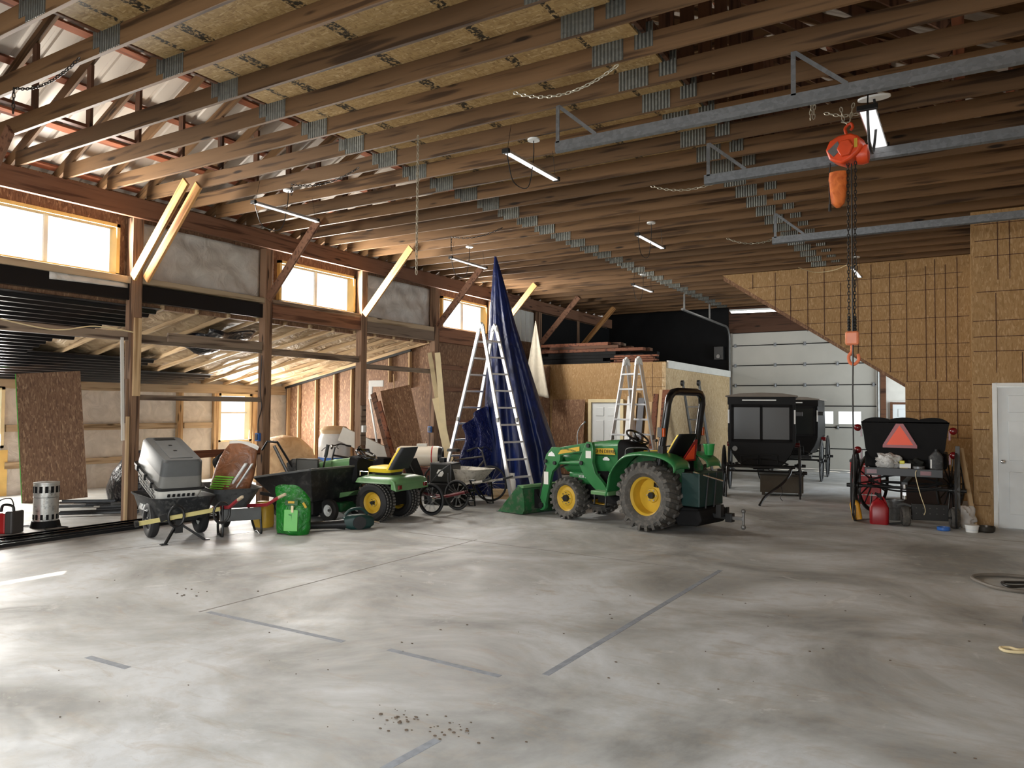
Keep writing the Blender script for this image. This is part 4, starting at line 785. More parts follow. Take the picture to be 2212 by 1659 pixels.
for s, z in ((1, 1.45), (-1, 1.42), (1, 1.1), (-1, 1.06)): MB().bb((.02, s*.6-.012, z-.14), (.06, s*.6+.012, z)).ball((.03, s*.65, z), .056, 18, (.7, 1, 1)).build('round_lamp', REDL, T)
MB().bb((-.06, -.025, .4), (-.02, .025, .52)).cyl((-.05, 0, .54), (-.05, 0, .6), .03).cyl((-.05, 0, .38), (-.05, 0, .44), .03).build('tow_ball', CHROME, T)
MB().tube(catmull([(-.2, .5, .6), (-.1, .25, .52), (-.1, 0, .5), (-.1, -.25, .52), (-.2, -.5, .6)], 5), .015, 6).build('brace_rod', BLK, T)
# ================================================================== ladders, tarps, leaning stock
def frame(o, d, s):                          # local frame: x along s, y along d
    s = Vector(s).normalized(); d = Vector(d).normalized(); z = Vector((0, 0, 1)); return Matrix(((s.x, d.x, 0, o[0]), (s.y, d.y, 0, o[1]), (0, 0, 1, o[2]), (0, 0, 0, 1)))
def multi_ladder(label, loc, rz, H, spread, w_top, w_bot, nr, r=.03, group=None, joint=.55):
    """folding A-ladder: two sections, each two rails flared to the foot and flat rungs"""
    T = thing('folding_ladder', label, 'ladder', loc, rz, group)
    for s in (-1, 1):
        sec = MB(); 
        def P(t, k): return Vector((s*spread/2*t+s*.03, k*(w_top+(w_bot-w_top)*t)/2, H*(1-t)))
        for k in (-1, 1): sec.beam(P(0, k), P(1, k), .03, .07, (0, 1, 0)) if False else sec.beam(P(0, k), P(1, k), .032, .075, (1, 0, 0))
        o = sec.build('rails', ALU, T, 0, .004)
        for k in (-1, 1): a = P(.985, k); MB().box((a.x, a.y, .02), (.09, .05, .04)).build('rubber_foot', BLK, o, 0, .004)
        for i in range(nr):
            t = (i+1)/(nr+.4)
            a, b = P(t, -1), P(t, 1)
            MB().beam(a, b, .075, .034, (0, 0, 1)).build('rung', ALU, T, 0, .004)
        for k in (-1, 1): a = P(joint, k); MB().box((a.x, a.y+k*.0, a.z), (.06, .06, .09)).build('slide_lock', STEEL, o, 0, .006)
    for k in (-1, 1): MB().prism([(-.09, H-.12), (-.06, H-.02), (0, H+.05), (.06, H-.02), (.09, H-.12), (.03, H-.1), (0, H-.05), (-.03, H-.1)], k*w_top/2-.03, k*w_top/2+.03).build('hinge', WHITE, T, 0, .004)
    return T
multi_ladder('tall aluminium folding ladder standing open in front of the blue tarp', (-7.98, 12.2, 0), R(-13.7), 3.32, 1.95, .36, .62, 10)
multi_ladder('aluminium folding ladder standing open behind the green tractor hood', (-5.4, 13.2, 0), R(64), 2.65, .9, .34, .62, 9)
T = thing('folding_ladder', 'dark folded ladder leaning on the pale storage room wall behind the roll bar', 'ladder', (-5.78, 18.3, 0), R(90)); m = MB()
for y in (-.2, .2):
    for x in (0, .1): m.beam((.75-x, y, .0), (-.45-x*.3, y, 2.35), .03, .07, (1, 0, 0))
m.build('rails', STEEL, T, 0, .004)
for i in range(7): t = (i+.7)/7.5; MB().beam((.7-1.2*t, -.2, 2.35*t), (.7-1.2*t, .2, 2.35*t), .04, .03).build('rung', STEEL, T, 0, .004)
for y in (-.2, .2): MB().cyl((-.5, y-.03, 2.36), (-.5, y+.03, 2.36), .07).build('hinge', BLK, T)
# hanging blue tarp: gathered at the top, folds opening to the floor
TA = Vector((-8.16, 12.72, 4.77))
def tarp_pt(u, v):
    lv = [(4.78, -.02, .02), (4.4, -.05, .14), (3.4, -.12, .42), (2.0, -.17, .88), (.9, -.22, 1.25), (.0, -.25, 1.42)]
    z = 4.78*(1-v)
    for i in range(5):
        if lv[i+1][0] <= z <= lv[i][0]+1e-6:
            t = (lv[i][0]-z)/(lv[i][0]-lv[i+1][0]); l = lv[i][1]+(lv[i+1][1]-lv[i][1])*t; r = lv[i][2]+(lv[i+1][2]-lv[i][2])*t; break
    a = 2*math.pi*u; c = (l+r)/2; hw = (r-l)/2; dp = hw*.62+.005; f = 1+.13*math.sin(9*a+3*v)*min(1, v*3)+.07*math.sin(17*a-2*v)*min(1, v*2.)
    lat = c+hw*math.cos(a)*(1+.04*math.sin(9*a)*v); fw = dp*math.sin(a)*f
    p = TA+Vector((RT.x, RT.y, 0))*lat+Vector((FW.x, FW.y, 0)).normalized()*fw; return (p.x, p.y, max(.012, z))
m = MB(); m.grid(tarp_pt, 180, 60); tr = m.build('blue_tarp', TARP, None, 70); tag(tr, 'dark blue tarp hanging in a tall cone from the trusses down to the floor', 'tarp')
f = lambda u, v: (TA.x-.75+1.0*u+.1*math.sin(6*v), TA.y-.85+.25*math.sin(5*u+2*v)+.1*math.sin(11*v)-.15*v*0+.22*u, .02+1.55*v*(1-.35*u)+.0)
tag(MB().grid(lambda u, v: (-8.5+.6*u*(1-.3*v)+.05*math.sin(9*v+3*u), 12.05+.42*u+.08*math.sin(14*u+3*v)+.05*math.sin(9*v), .02+1.85*v*(1-.3*(1-u))), 40, 40).build('blue_tarp', TARPS, None, 70, 0, .005), 'shiny crumpled blue tarp bunched at the foot of the hanging tarp', 'tarp')
a = aty(1157, 690, 17.2); b = aty(1130, 850, 17.2); c = aty(1187, 860, 17.2)
tag(MB().grid(lambda u, v: tuple(a.lerp(b.lerp(c, u), max(v, .02))+Vector((0, .05*math.sin(12*u)*v, 0))), 24, 24).build('hanging_cloth', CLOTH, None, 70, 0, .006), 'white cloth hanging in a narrow triangle, just beyond the blue tarp', 'cloth')
# leaning stock near the fourth post
def lean(name, mat, label, cat, p, q, w, th, up=(1, 0, 0), group=None, bev=.003):
    p, q = Vector(p), Vector(q); c = (p+q)/2; z = (q-p).normalized(); l = (q-p).length; u = Vector(up); x = (u-z*u.dot(z)).normalized(); y = z.cross(x)
    o = MB().bb((-w/2, -th/2, -l/2), (w/2, th/2, l/2)).build(name, mat, None, 0, bev); M_ = Matrix((x, y, z)).transposed().to_4x4(); M_.translation = c; o.matrix_world = M_; return tag(o, label, cat, group)
def lat(p, d): return Vector(p)+Vector((RT.x, RT.y, 0))*d
B0 = Vector((-9.75, 12.9, .0))
lean('osb_sheet', OSB_D, 'strand board leaning with a white corner piece on its top, behind the yellow seat', 'board', at(899, 1060, .01), aty(854, 838, at(899, 1060).y+.4), .66, .015, (RT.x, RT.y, 0))
cb = thing('corner_trim', 'white L shaped corner trim hooked over the leaning strand board', 'trim', (-10.62, 12.82, 0)); 
pa, pb, pc = aty(797, 930, 12.85), aty(797, 822, 12.85), aty(828, 826, 12.85)
MB().bb((pb.x, 12.84, pb.z-.42), (pb.x+.1, 12.87, pb.z)).bb((pb.x+.1, 12.84, pb.z-.14), (pc.x, 12.87, pb.z)).beam((pb.x+.03, 12.855, pb.z-.4), (pb.x+.5, 12.82, .0), .03, .04).build('angle', WHITE, cb, 0, .003).location = (10.62, -12.82, 0)
lean('plank', DKWOOD, 'dark plank leaning under the white corner trim', 'plank', at(862, 1058, .01), aty(806, 850, at(862, 1058).y+.35), .13, .04, (1, 0, 0))
lean('plank', W_RED, 'grey brown plank leaning beside the dark plank, behind the steering wheel of the lawn tractor', 'plank', at(872, 1066, .01), aty(818, 868, at(872, 1066).y+.3), .1, .04, (1, 0, 0))
lean('pole', W_PALE, 'thin red brown stick leaning in front of the strand board', 'stick', at(862, 1050, .01), aty(850, 808, at(862, 1050).y+.4), .02, .02)
for p, q, w, l in (((975, 1052, 0), (928, 762, .5), .1, 'pale trim board leaning on the fourth post, left one of the pair'), ((970, 1058, 0), (945, 762, .45), .12, 'pale trim board leaning on the fourth post, right one of the pair'), ((985, 1060, 0), (942, 860, .35), .17, 'short wide pale board leaning low in front of the trim boards')):
    P = at(p[0], p[1], .005); Q = aty(q[0], q[1], P.y+q[2])
    lean('trim_board', CREAM, l, 'board', P, Q, w, .03, (RT.x, RT.y, 0), 'pale trim boards leaning on a post')
# lumber standing by the storage room corner
for i, (x, w, h, mt, l) in enumerate(((1352, .14, 2.05, WHITE, 'white painted board'), (1362, .12, 2.15, W_PALE, 'pale board'), (1375, .16, 2.0, plain('grey_board', (96, 98, 104), .6), 'dark grey board'), (1392, .14, 1.9, W_PALE, 'pale narrow board'), (1405, .12, 2.1, W_RED, 'red brown board'), (1417, .1, 2.2, W_PALE, 'pale thin board'), (1427, .2, 2.2, W_RED, 'dark red brown timber'))):
    P = aty(x, 900, BY-.35-.02*i); lean('plank', mt, l+(' in the row leaning on the storage room, %s from the door' % ORD[i]), 'plank', (P.x-.02, BY-.42-.01*i, .005), (P.x, BY-.05, h), w, .04, (1, 0, 0), 'boards leaning beside the storage room door')
# lumber pile on top of the storage room
rr = random.Random(3)
mats = [W_RED, DKWOOD, W_GREY, W_PALEX, W_RED, DKWOOD, BLKM]
base = []
for lay in range(7):
    n = 6 if lay < 4 else 3
    for i in range(n):
        base.append((lay, i))
PB = {}
for lay, i in base:
    ln = rr.uniform(1.9, 3.0); x = -10.3+rr.uniform(0, .5)+(ln/2); y = BY+.25+i*.24+rr.uniform(-.03, .03); z = BZ-.02+.042+lay*.083
    if lay > 3: x += rr.uniform(-.1, .3)
    k = 6 if lay < 4 else (lay*7+i) % 6; key = (k, round(ln, 0))
    if key not in PB: PB[key] = MB().bb((-round(ln)/2, -.1, -.04), (round(ln)/2, .1, .04)).build('stacked_board', mats[k], None, 0, .003); o = PB[key]
    else: o = PB[key].copy(); COL.objects.link(o)
    o.location = (x, y, z); o.rotation_euler = (0, 0, rr.uniform(-.02, .02))
    tag(o, '%s board from front, %s layer up, dark lumber pile on storage room' % (ORD[i], ORD[lay]), 'board', 'dark boards piled on the storage room')
for i in range(4):
    o = tb('stacked_board', W_RED, 'red brown board on the storage room roof by the ladder top, %s up' % ORD[i], 'board', (-7.9+.1*(i % 2), BY+.03, BZ-.02+.055*i), (-6.75+.1*(i % 2), BY+.2, BZ+.025+.055*i), 'red brown boards by the ladder top')
for i in range(9):
    y0 = BY+.4+i*.33; l = 2.2+.2*(i % 3)
    o = tb('stacked_board', (W_GREY, W_PALEY, DKWOOD)[i % 3], '%s loose board lying along the aisle edge of the storage room roof' % ORD[i], 'board', (-6.75+.045*(i % 5), y0, BZ-.019+.04*(i//5)), (-6.62+.045*(i % 5), y0+l, BZ+.018+.04*(i//5)), 'loose boards along the aisle edge'); o.rotation_euler = (0, 0, rr.uniform(-.03, .03))
# leaning strand boards in the lean-to, with a green edge
P, Q = at(47, 1088), at(189, 1082); d = (Q-P).normalized(); n_ = Vector((-d.y, d.x, 0))
w_ = (Q-P).length; c0 = (P+Q)/2
for i in range(3):
    o = MB().bb((-w_/2, -.006, 0), (w_/2, .006, 2.3)).build('osb_sheet', OSB_D, None, 0); o.location = c0+n_*(.05+.02*i)+Vector((0, 0, .02)); o.rotation_euler = Euler((R(-7), R(-4.6), math.atan2(d.y, d.x)), 'XYZ')
    tag(o, ['front', 'middle', 'rear'][i]+' strand board of the three leaning together in the lean-to', 'board', 'strand boards leaning in the lean-to')
    if i == 0: MB().bb((-w_/2-.004, -.008, 0), (-w_/2+.002, .0, 2.3)).build('green_edge', plain('green_edge_paint', (60, 200, 70), .5), o, 0)
    else: MB().bb((-w_/2-.012, -.008, 0), (-w_/2+.001, .008, 2.3)).build('green_edge', plain('green_edge_dark', (84, 130, 48), .6), o, 0)
tag(MB().bb((XO+.002, 5.4, .0), (XO+.03, 7.2, .86)).build('pine_panel', LITOSB, None, 0), 'yellow pine boarding under the near lean-to window', 'panel')  # strand-board wall under the window, its brightness put into a yellow colour
# ================================================================== barrows, cart, clutter along the window side
def air_tyre(par, c, r, w, rimm, name='wheel', ri=None):
    o = tyre(par, c, r, ri or r*.52, w, RUBD, 0, 0, name); dish(o, ri or r*.52, w, 1, .0, rimm, .02, 4, 'rim', STEEL); return o
def tub_mesh(xs, n=5):
    """open tray from stacked rounded rectangles, with wall thickness"""
    out = [[(x+cx, y, z) for x, y in rrect(l, w, r, n)] for (cx, l, w, r, z) in xs]
    inn = [[(x+cx, y, z+(.012 if k == 0 else 0)) for x, y in rrect(l-.024, w-.024, max(r-.01, .01), n)] for k, (cx, l, w, r, z) in enumerate(xs)]
    return MB().loft(out+inn[::-1], True)
# two-wheeled poly cart with a pet crate in it
T = thing('yard_cart', 'black two-wheeled yard cart with yellow handle bar, a pet crate riding in it', 'wheelbarrow', (-9.03, 6.28, 0), R(162))
tub_mesh([(.14, .95, .6, .1, .22), (.15, 1.14, .74, .12, .49), (.15, 1.2, .8, .14, .515), (.15, 1.21, .82, .14, .535)]).build('tub', BLKP, T, 40)
text('TRUPER', .12, WHITE, T, (.2, .356, .37), Euler((R(75), 0, R(180))))
for s in (1, -1): air_tyre(T, (0, s*.31, .225), .225, .11, WHITEM if s < 0 else STEEL)
MB().cyl((0, -.28, .2), (0, .28, .2), .018).beam((-.4, -.18, .23), (.5, -.18, .22), .03, .03).beam((-.4, .18, .23), (.5, .18, .22), .03, .03).build('undercarriage', BLKM, T)
MB().beam((-.6, .64, .27), (-.6, -.36, .375), .03, .055).build('handle_bar', YWOOD, T, 0, .006)
MB().cyl((-.6, .66, .27), (-.6, .62, .275), .04, n=10).build('bar_end', BLK, T)
lo = MB().tube([(-.63, .19+.095*math.cos(a), .33+.125*math.sin(a)) for a in [2*math.pi*i/20 for i in range(20)]], .018, 8, True).beam((-.6, .3, .33), (-.6, .38, .31), .06, .08).bb((-.64, .11, .12), (-.58, .2, .28)).build('pull_handle', BLK, T)
MB().beam((-.58, .17, .22), (-.7, .34, .0), .025, .03).bb((-.74, .31, 0), (-.66, .39, .012)).build('stand_leg', BLK, T, 0); MB().beam((-.58, .12, .22), (-.62, -.17, .0), .025, .03).bb((-.66, -.22, 0), (-.58, -.14, .012)).build('stand_leg', BLK, T, 0)
MB().beam((-.3, .1, .24), (-.6, .15, .2), .03, .03).build('drawbar', BLK, T, 0)
T = thing('pet_crate', 'grey and beige plastic pet crate tipped in the black yard cart', 'pet crate', (0, 0, 0))
T.matrix_world = Matrix.Translation((-9.03, 6.28, 0)) @ Matrix.Rotation(R(162), 4, 'Z') @ Matrix.Translation((-.47, .09, .635)) @ Matrix.Rotation(R(-15.5), 4, 'Y')
def cs(l, w, r, z, x0=0.): return [(x+l/2+x0, y, z) for x, y in rrect(l, w, r, 4)]
lowc = MB().loft([cs(.98, .46, .07, -.24, .08), cs(1.06, .54, .06, -.05, .01), cs(1.08, .56, .06, .0)]).build('lower_shell', GREYL, T, 40)
for i in range(15):
    for j in range(3):
        x = .16+.055*i+.02*j; z = -.19+.06*j; MB().box((x, .2315+.04*(z+.24)/.19, z), (.016, .006, .045)).build('vent_slot', BLKM, lowc, 0)
for i in range(6): MB().box((.012, -.16+.06*i, -.07), (.02, .03, .04)).build('vent_slot', BLKM, lowc, 0)
MB().loft([cs(1.13, .61, .07, .0, -.02), cs(1.13, .61, .07, .03, -.02)]).build('rim', BLK, T, 40)
for x in (.2, .5, .85): MB().bb((x, .28, -.03), (x+.1, .32, .05)).build('latch', BLK, T, 0, .006)
MB().loft([cs(1.06, .54, .07, .03), cs(1.03, .515, .07, .18, .01)]).build('middle_shell', plain('crate_mid_grey', (116, 116, 112), .5), T, 40)
uc = MB().loft([cs(1.03, .515, .07, .18, .01), cs(1.0, .495, .07, .36, .02), cs(.95, .45, .07, .39, .045)]).build('upper_shell', GREYP, T, 40)
MB().bb((.12, -.14, .389), (.86, .14, .397)).build('top_recess', plain('crate_top', (86, 88, 88), .6), uc, 0, .004); MB().bb((.84, -.13, .385), (.93, .13, .405)).build('carry_handle', BLK, uc, 0, .006)
for x in (.4, .62): MB().box((x, .0, .399), (.03, .04, .008)).build('bolt_hole', BLK, uc, 0)
# single-wheel barrow with the soil bag
T = thing('wheelbarrow', 'grey wheelbarrow with red handles, a tall soil bag standing in it', 'wheelbarrow', (-8.96, 7.03, 0), R(156))
tub_mesh([(-.02, .72, .4, .1, .32), (-.02, 1.14, .62, .14, .58), (-.02, 1.2, .68, .14, .6)]).build('tray', GREYST, T, 40)
air_tyre(T, (0.1, 0, .19), .19, .09, STEEL)
for s in (1, -1):
    MB().beam((.25, s*.13, .26), (-1.05, s*.24, .42), .03, .045).build('handle', REDH, T, 0, .006); MB().beam((-1.05, s*.24, .42), (-1.5, s*.25, .56), .034, .04).build('handle', REDH, T, 0, .01)
    MB().beam((-1.5, s*.25, .56), (-1.72, s*.26, .62), .034, .036).build('grip', WOODHAND, T, 0, .008)
    MB().tube(catmull([(-.3, s*.2, .34), (-.5, s*.24, .03), (-.62, s*.25, .02), (-.78, s*.25, .02), (-.72, s*.24, .4)], 5), .016).build('leg', BLK, T)
MB().bb((-.8, -.24, .2), (-.78, .24, .36)).build('cross_plate', GREYP, T, 0, .004); MB().tube([(-.92, .3+.1*math.cos(a), .34+.13*math.sin(a)) for a in [2*math.pi*i/18 for i in range(18)]], .016, 8, True).build('hand_loop', BLK, T)
B = thing('soil_bag', 'brown and lime green soil bag standing in the grey wheelbarrow', 'bag', (0, 0, 0))
B.matrix_world = Matrix.Translation((-8.92, 6.98, .4)) @ Matrix.Rotation(R(30), 4, 'Z') @ Matrix.Rotation(R(12), 4, 'Y')
def bag_sec(z, w, d, x0=0, ph=0): return [(x0+(w/2)*math.cos(a)*(1+.05*math.sin(3*a+ph)), (d/2)*math.sin(a)*(1+.14*math.sin(4*a+ph)), z+.02*math.sin(2*a+ph)) for a in [2*math.pi*i/36 for i in range(36)]]
MB().loft([bag_sec(0, .5, .26, 0, 0), bag_sec(.15, .54, .34, .0, 1), bag_sec(.38, .55, .3, .02, 2), bag_sec(.56, .52, .2, .04, 3), bag_sec(.7, .46, .1, .06, 4), bag_sec(.8, .4, .04, .08, 5)]).build('sack', BRBAG, B, 60); MB().loft([bag_sec(.79, .41, .045, .08, 5), bag_sec(.83, .43, .03, .08, 5)]).build('top_seam', WHITEM, B, 60)
lm = MB(); 
for i in range(9): z = .06+.034*i; lm.box((-.1+.008*i, -.155+.0*(i), z), (.26, .05, .02), rot=Euler((0, R(-10), 0)))
lm.build('lime_print', LIME, B, 0, .006); MB().box((.1, -.13, .3), (.03, .06, .6), rot=Euler((R(4), R(22), 0))).box((.2, -.12, .36), (.02, .05, .5), rot=Euler((R(4), R(22), 0))).build('white_print', WHITE, B, 0, .006)
lt = MB().cyl((0, 0, 0), (.16, .02, .1), .13, n=20, caps=False).build('pipe_end', BLKM, None, 30, 0, .006, loc=(-9.75, 7.5, .82)); tag(lt, 'short black pipe resting behind the grey wheelbarrow tray', 'pipe'); lt.location.z = .82
# dump cart
T = thing('dump_cart', 'black poly dump cart loaded with odds and ends, beside the lawn tractor', 'cart', (-8.7, 8.4, 0), 0)
C = lambda X, Y, Z: (X+8.7, Y-8.4, Z)
lo = [C(-9.1, 8.0, .32), C(-8.25, 7.95, .32), C(-8.25, 8.85, .32), C(-9.1, 8.85, .32)]; hi = [C(-9.42, 7.84, .62), C(-8.16, 7.82, .80), C(-8.16, 9.12, .80), C(-9.4, 9.12, .68)]
def shrink(q, k, dz): 
    c = sum((Vector(v) for v in q), Vector())/4; return [tuple(c+(Vector(v)-c)*k+Vector((0, 0, dz))) for v in q]
m = MB(); li, hii = shrink(lo, .95, .02), shrink(hi, .97, .0)
m._add(lo+hi+hii+li, [(3, 2, 1, 0)]+[(i, (i+1) % 4, 4+(i+1) % 4, 4+i) for i in range(4)]+[(4+i, 4+(i+1) % 4, 8+(i+1) % 4, 8+i) for i in range(4)]+[(8+i, 8+(i+1) % 4, 12+(i+1) % 4, 12+i) for i in range(4)]+[(12, 13, 14, 15)])
m.build('bed', plain('cart_black', (26, 27, 30), .4, 0, .2, 5., dirt=(60, 60, 58)), T, 0, .01)
m = MB()
for i in range(4): m.beam(hi[i], hi[(i+1) % 4], .03, .03)
m.build('rim', GREYP, T, 0, .006)
MB().bb(C(-9.0, 8.0, .13), C(-8.28, 8.85, .36)).beam(C(-8.65, 7.95, .19), C(-8.65, 9.0, .19), .04, .04).build('frame', BLKM, T, 0)
for y, x in ((8.22, -8.18), (8.86, -8.18)): air_tyre(T, C(x, y, .17), .17, .1, WHITE)
for y in (8.2,): air_tyre(T, C(-9.2, y, .17), .17, .1, STEEL)
MB().beam(C(-9.0, 8.42, .24), C(-9.9, 8.42, .3), .05, .05).build('tongue', BLKM, T, 0)
for i, (a, b, l, mt, r) in enumerate((((-8.9, 8.3, .33), (-9.25, 8.1, 1.1), 'long grey metal bar sticking up out of the dump cart', STEEL, .025), ((-8.7, 8.5, .33), (-8.62, 8.62, 1.12), 'upright black rod with a thick grip standing in the dump cart', BLK, .014), ((-9.0, 8.6, .33), (-9.35, 8.25, 1.15), 'bent black handle leaning at the far end of the dump cart', BLK, .018))):
    t = MB().cyl(a, b, r, n=8)
    if i == 1: t.cyl(Vector(a).lerp(Vector(b), .75), b, .028, n=10)
    if i == 2: t.tube([b, (-9.52, 8.2, 1.16), (-9.66, 8.22, 1.02)], .018)
    tag(t.build('rod', mt, None), l, 'rod')
t = thing('mower_bagger', 'black box with printed side standing in the far end of the dump cart', 'box', (-9.1, 8.62, .36), R(12)); MB().loft([[(x, y, 0) for x, y in rrect(.4, .34, .05)], [(x, y, .45) for x, y in rrect(.5, .4, .05)], [(x, y, .52) for x, y in rrect(.36, .3, .05)]]).build('shell', BLKP, t, 40)
t = thing('wire_tray', 'black mesh tray standing on edge at the rim of the dump cart', 'tray', (-8.6, 8.18, .42), R(8)); m = MB(); 
for a, b in (((-.2, 0, .32), (.2, .0, .48)),): m.bb((-.21, -.012, .3), (.19, .012, .31)).bb((-.21, -.012, .49), (.19, .012, .5)).bb((-.21, -.012, .0), (-.2, .012, .5)).bb((.19, -.012, 0), (.2, .012, .5))
m.build('rim', BLK, t, 0); MB().bb((-.2, -.006, .31), (.19, .006, .49)).build('mesh', plain('mesh_grey', (70, 70, 66), .7), t, 0)
# green seed bag, leaf blower
B = thing('seed_bag', 'green plastic bag with printed panels standing in front of the dump cart', 'bag', (-7.8, 7.17, 0), R(24))
MB().loft([bag_sec(.0, .44, .2, 0, 0), bag_sec(.06, .47, .26, 0, .5), bag_sec(.3, .48, .24, 0, 1), bag_sec(.46, .47, .16, .0, 2), bag_sec(.56, .42, .07, -.04, 3), bag_sec(.64, .34, .03, -.08, 4)]).build('sack', GBAG, B, 60)
MB().box((.03, -.128, .2), (.19, .02, .28), rot=Euler((R(-3), 0, 0))).build('print_panel', LGREEN, B, 0, .004); MB().box((.03, -.115, .43), (.18, .02, .07), rot=Euler((R(-12), 0, 0))).build('print_title', plain('dark_green_print', (20, 84, 30), .4), B, 0, .004); MB().box((.03, -.126, .44), (.09, .008, .03), rot=Euler((R(-12), 0, 0))).build('print_oval', JYEL, B, 0, .003)
MB().box((.05, -.137, .35), (.035, .012, .09)).build('print_bottle', CREAM, B, 0, .004); MB().box((.2, -.09, .4), (.03, .02, .08), rot=Euler((0, R(-30), R(30)))).build('yellow_tag', JYEL, B, 0, .003)
T = thing('leaf_blower', 'dark green and black leaf blower lying on the concrete by the lawn tractor wheel', 'leaf blower', (-7.5, 7.82, 0), R(56))
MB().lathe([(.05, -.55), (.055, -.5), (.05, -.48), (.06, -.1), (.075, .02)], (0, 0, .075), (1, 0, -.02), 20).build('nozzle', BLK, T, 40)
MB().loft([[(x, y, z+.1) for y, z in rrect(w, h, .05)] for x, w, h in ((0, .14, .15), (.1, .18, .2), (.25, .24, .2), (.36, .2, .18), (.42, .12, .12))]).build('housing', TEAL, T, 50)
MB().tube(catmull([(.02, 0, .2), (.1, 0, .27), (.25, 0, .28), (.34, 0, .2)], 5), .022).build('handle', TEAL, T); MB().cyl((.2, -.13, .1), (.2, -.1, .1), .09).build('fan_cover', BLK, T); MB().cyl((.4, .02, .09), (.52, .05, .06), .02, n=10).build('grip', CHROME, T)
t = MB().loft([[(x, y, z) for x, y in rrect(w, w*.7, .05)] for z, w in ((0, .26), (.05, .28), (.3, .27), (.36, .18))]).build('yellow_jug', plain('jug_yellow', (190, 152, 50), .45), None, 40, loc=(-8.62, 7.38, 0)); tag(t, 'dull yellow jug on the floor behind the grey wheelbarrow legs', 'jug')
# ================================================================== lean-to clutter and things between the cart and the tractor
T = thing('convection_heater', 'round galvanised convection heater on the floor at the edge of the lean-to', 'heater', (-11.1, 5.68, 0))
dn = plain('heater_steel', (196, 196, 190), .35, .5, .12, 5., dirt=(110, 110, 108)); MB().lathe([(.155, .09), (.155, .42), (.158, .425), (.158, .6), (.162, .605), (.162, .625), (.12, .63), (0, .635)], n=36).build('drum', dn, T, 30)
MB().lathe([(.15, .02), (.19, .0), (.17, .09), (.155, .095)], n=36).build('base_ring', BLKM, T, 30); h = MB(); h2 = MB()
for i in range(14):
    a = 2*math.pi*i/14; MB().box((.157*math.cos(a), .157*math.sin(a), .53), (.008, .04, .09), a).build('vent_slot', BLKM, T, 0); MB().box((.155*math.cos(a+.1), .155*math.sin(a+.1), .15), (.008, .032, .07), a+.1).build('vent_slot', BLKM, T, 0)
MB().torus((0, 0, .42), (0, 0, 1), .157, .004, 36).build('seam', STEEL, T)
tag(MB().tube(catmull([(-10.95, 5.6, .012), (-10.7, 5.5, .012), (-10.75, 5.8, .012), (-11.3, 5.55, .012), (-11.35, 5.3, .012), (-11.0, 5.2, .012)], 8), .009, 6).build('cord', BLK, None), 'dark cord looped on the floor around the round heater', 'cord')
T = thing('jump_starter', 'small red and black machine with a carry handle at the edge of the photo', 'machine', (-10.98, 5.12, 0), R(25))
MB().bb((-.12, -.1, .0), (.06, .1, .27)).build('case', RED, T, 0, .02); MB().bb((.06, -.11, 0), (.17, .11, .3)).build('front', plain('machine_grey', (66, 62, 60), .5), T, 0, .02); MB().tube(catmull([(.1, .0, .3), (.08, 0, .36), (-.05, 0, .37), (-.08, 0, .28)], 5), .018).build('handle', BLK, T); MB().tube(catmull([(.06, .05, .36), (.0, .06, .45), (-.15, .06, .42), (-.22, .06, .3)], 6), .008, 6).build('cord', BLK, T)
for i, (x0, x1, y0, y1, z, l) in enumerate(((-10.0, -9.93, .6, 8.0, 0, 'long black metal trim strip on the floor, nearest the camera'), (-10.25, -10.18, .4, 7.6, 0, 'long black metal trim strip, second from the camera in the floor row'), (-10.42, -10.37, .2, 7.9, 0, 'long black metal trim strip on the floor, the row nearest the posts'))):
    m = MB().bb((x0, y0, 0), (x1+.06, y1, .014)).bb((x0, y0, .014), (x0+.02, y1, .055)).bb((x1+.04, y0, .014), (x1+.06, y1, .045)); o = m.build('metal_strip', BLKG if i else BLK, None, 0, .003); tag(o, l, 'metal strip', 'long black strips on the floor')
rr = random.Random(11)
for i in range(11):
    l = rr.uniform(.5, 1.5); o = MB().bb((-l/2, -.035, 0), (l/2, .035, .012)).bb((-l/2, .023, .012), (l/2, .035, .04)).build('scrap_strip', BLKG if i % 3 else GREYP, None, 0)
    o.location = (-12.0+rr.uniform(-.6, .7), 7.2+rr.uniform(-.6, .6), .001+.013*i); o.rotation_euler = (0, 0, R(52+rr.uniform(-14, 14))); tag(o, '%s short black strip in the scrap heap by the first post, from the bottom up' % ORD[i], 'metal strip', 'scrap strips by the first post')
tag(MB().loft([[(r_*1.0*math.cos(a)*(1+.12*math.sin(3*a+z*5)), r_*.7*math.sin(a)*(1+.1*math.sin(5*a)), z) for a in [2*math.pi*i/40 for i in range(40)]] for r_, z in ((.72, .0), (.74, .2), (.62, .5), (.45, .75), (.2, .88), (.05, .9))]).build('covered_heap', DTARP, None, 70, loc=(-12.95, 8.35, 0)), 'heap under a dark tarp on the floor beside the leaning strand boards', 'tarp')
for i in range(2): o = tb('plank', W_RED, ('short brown plank', 'second short brown plank')[i]+' leaning on the white lean-to wall by the stud', 'plank', (0, 0, 0), (.03, .12, .75)); o.location = (XO+.2, atx(368, 930, XO+.2).y+.14*i, .95); o.location.z = .38; o.rotation_euler = (0, R(8), 0)
p = atx(40, 905, XO+.15)
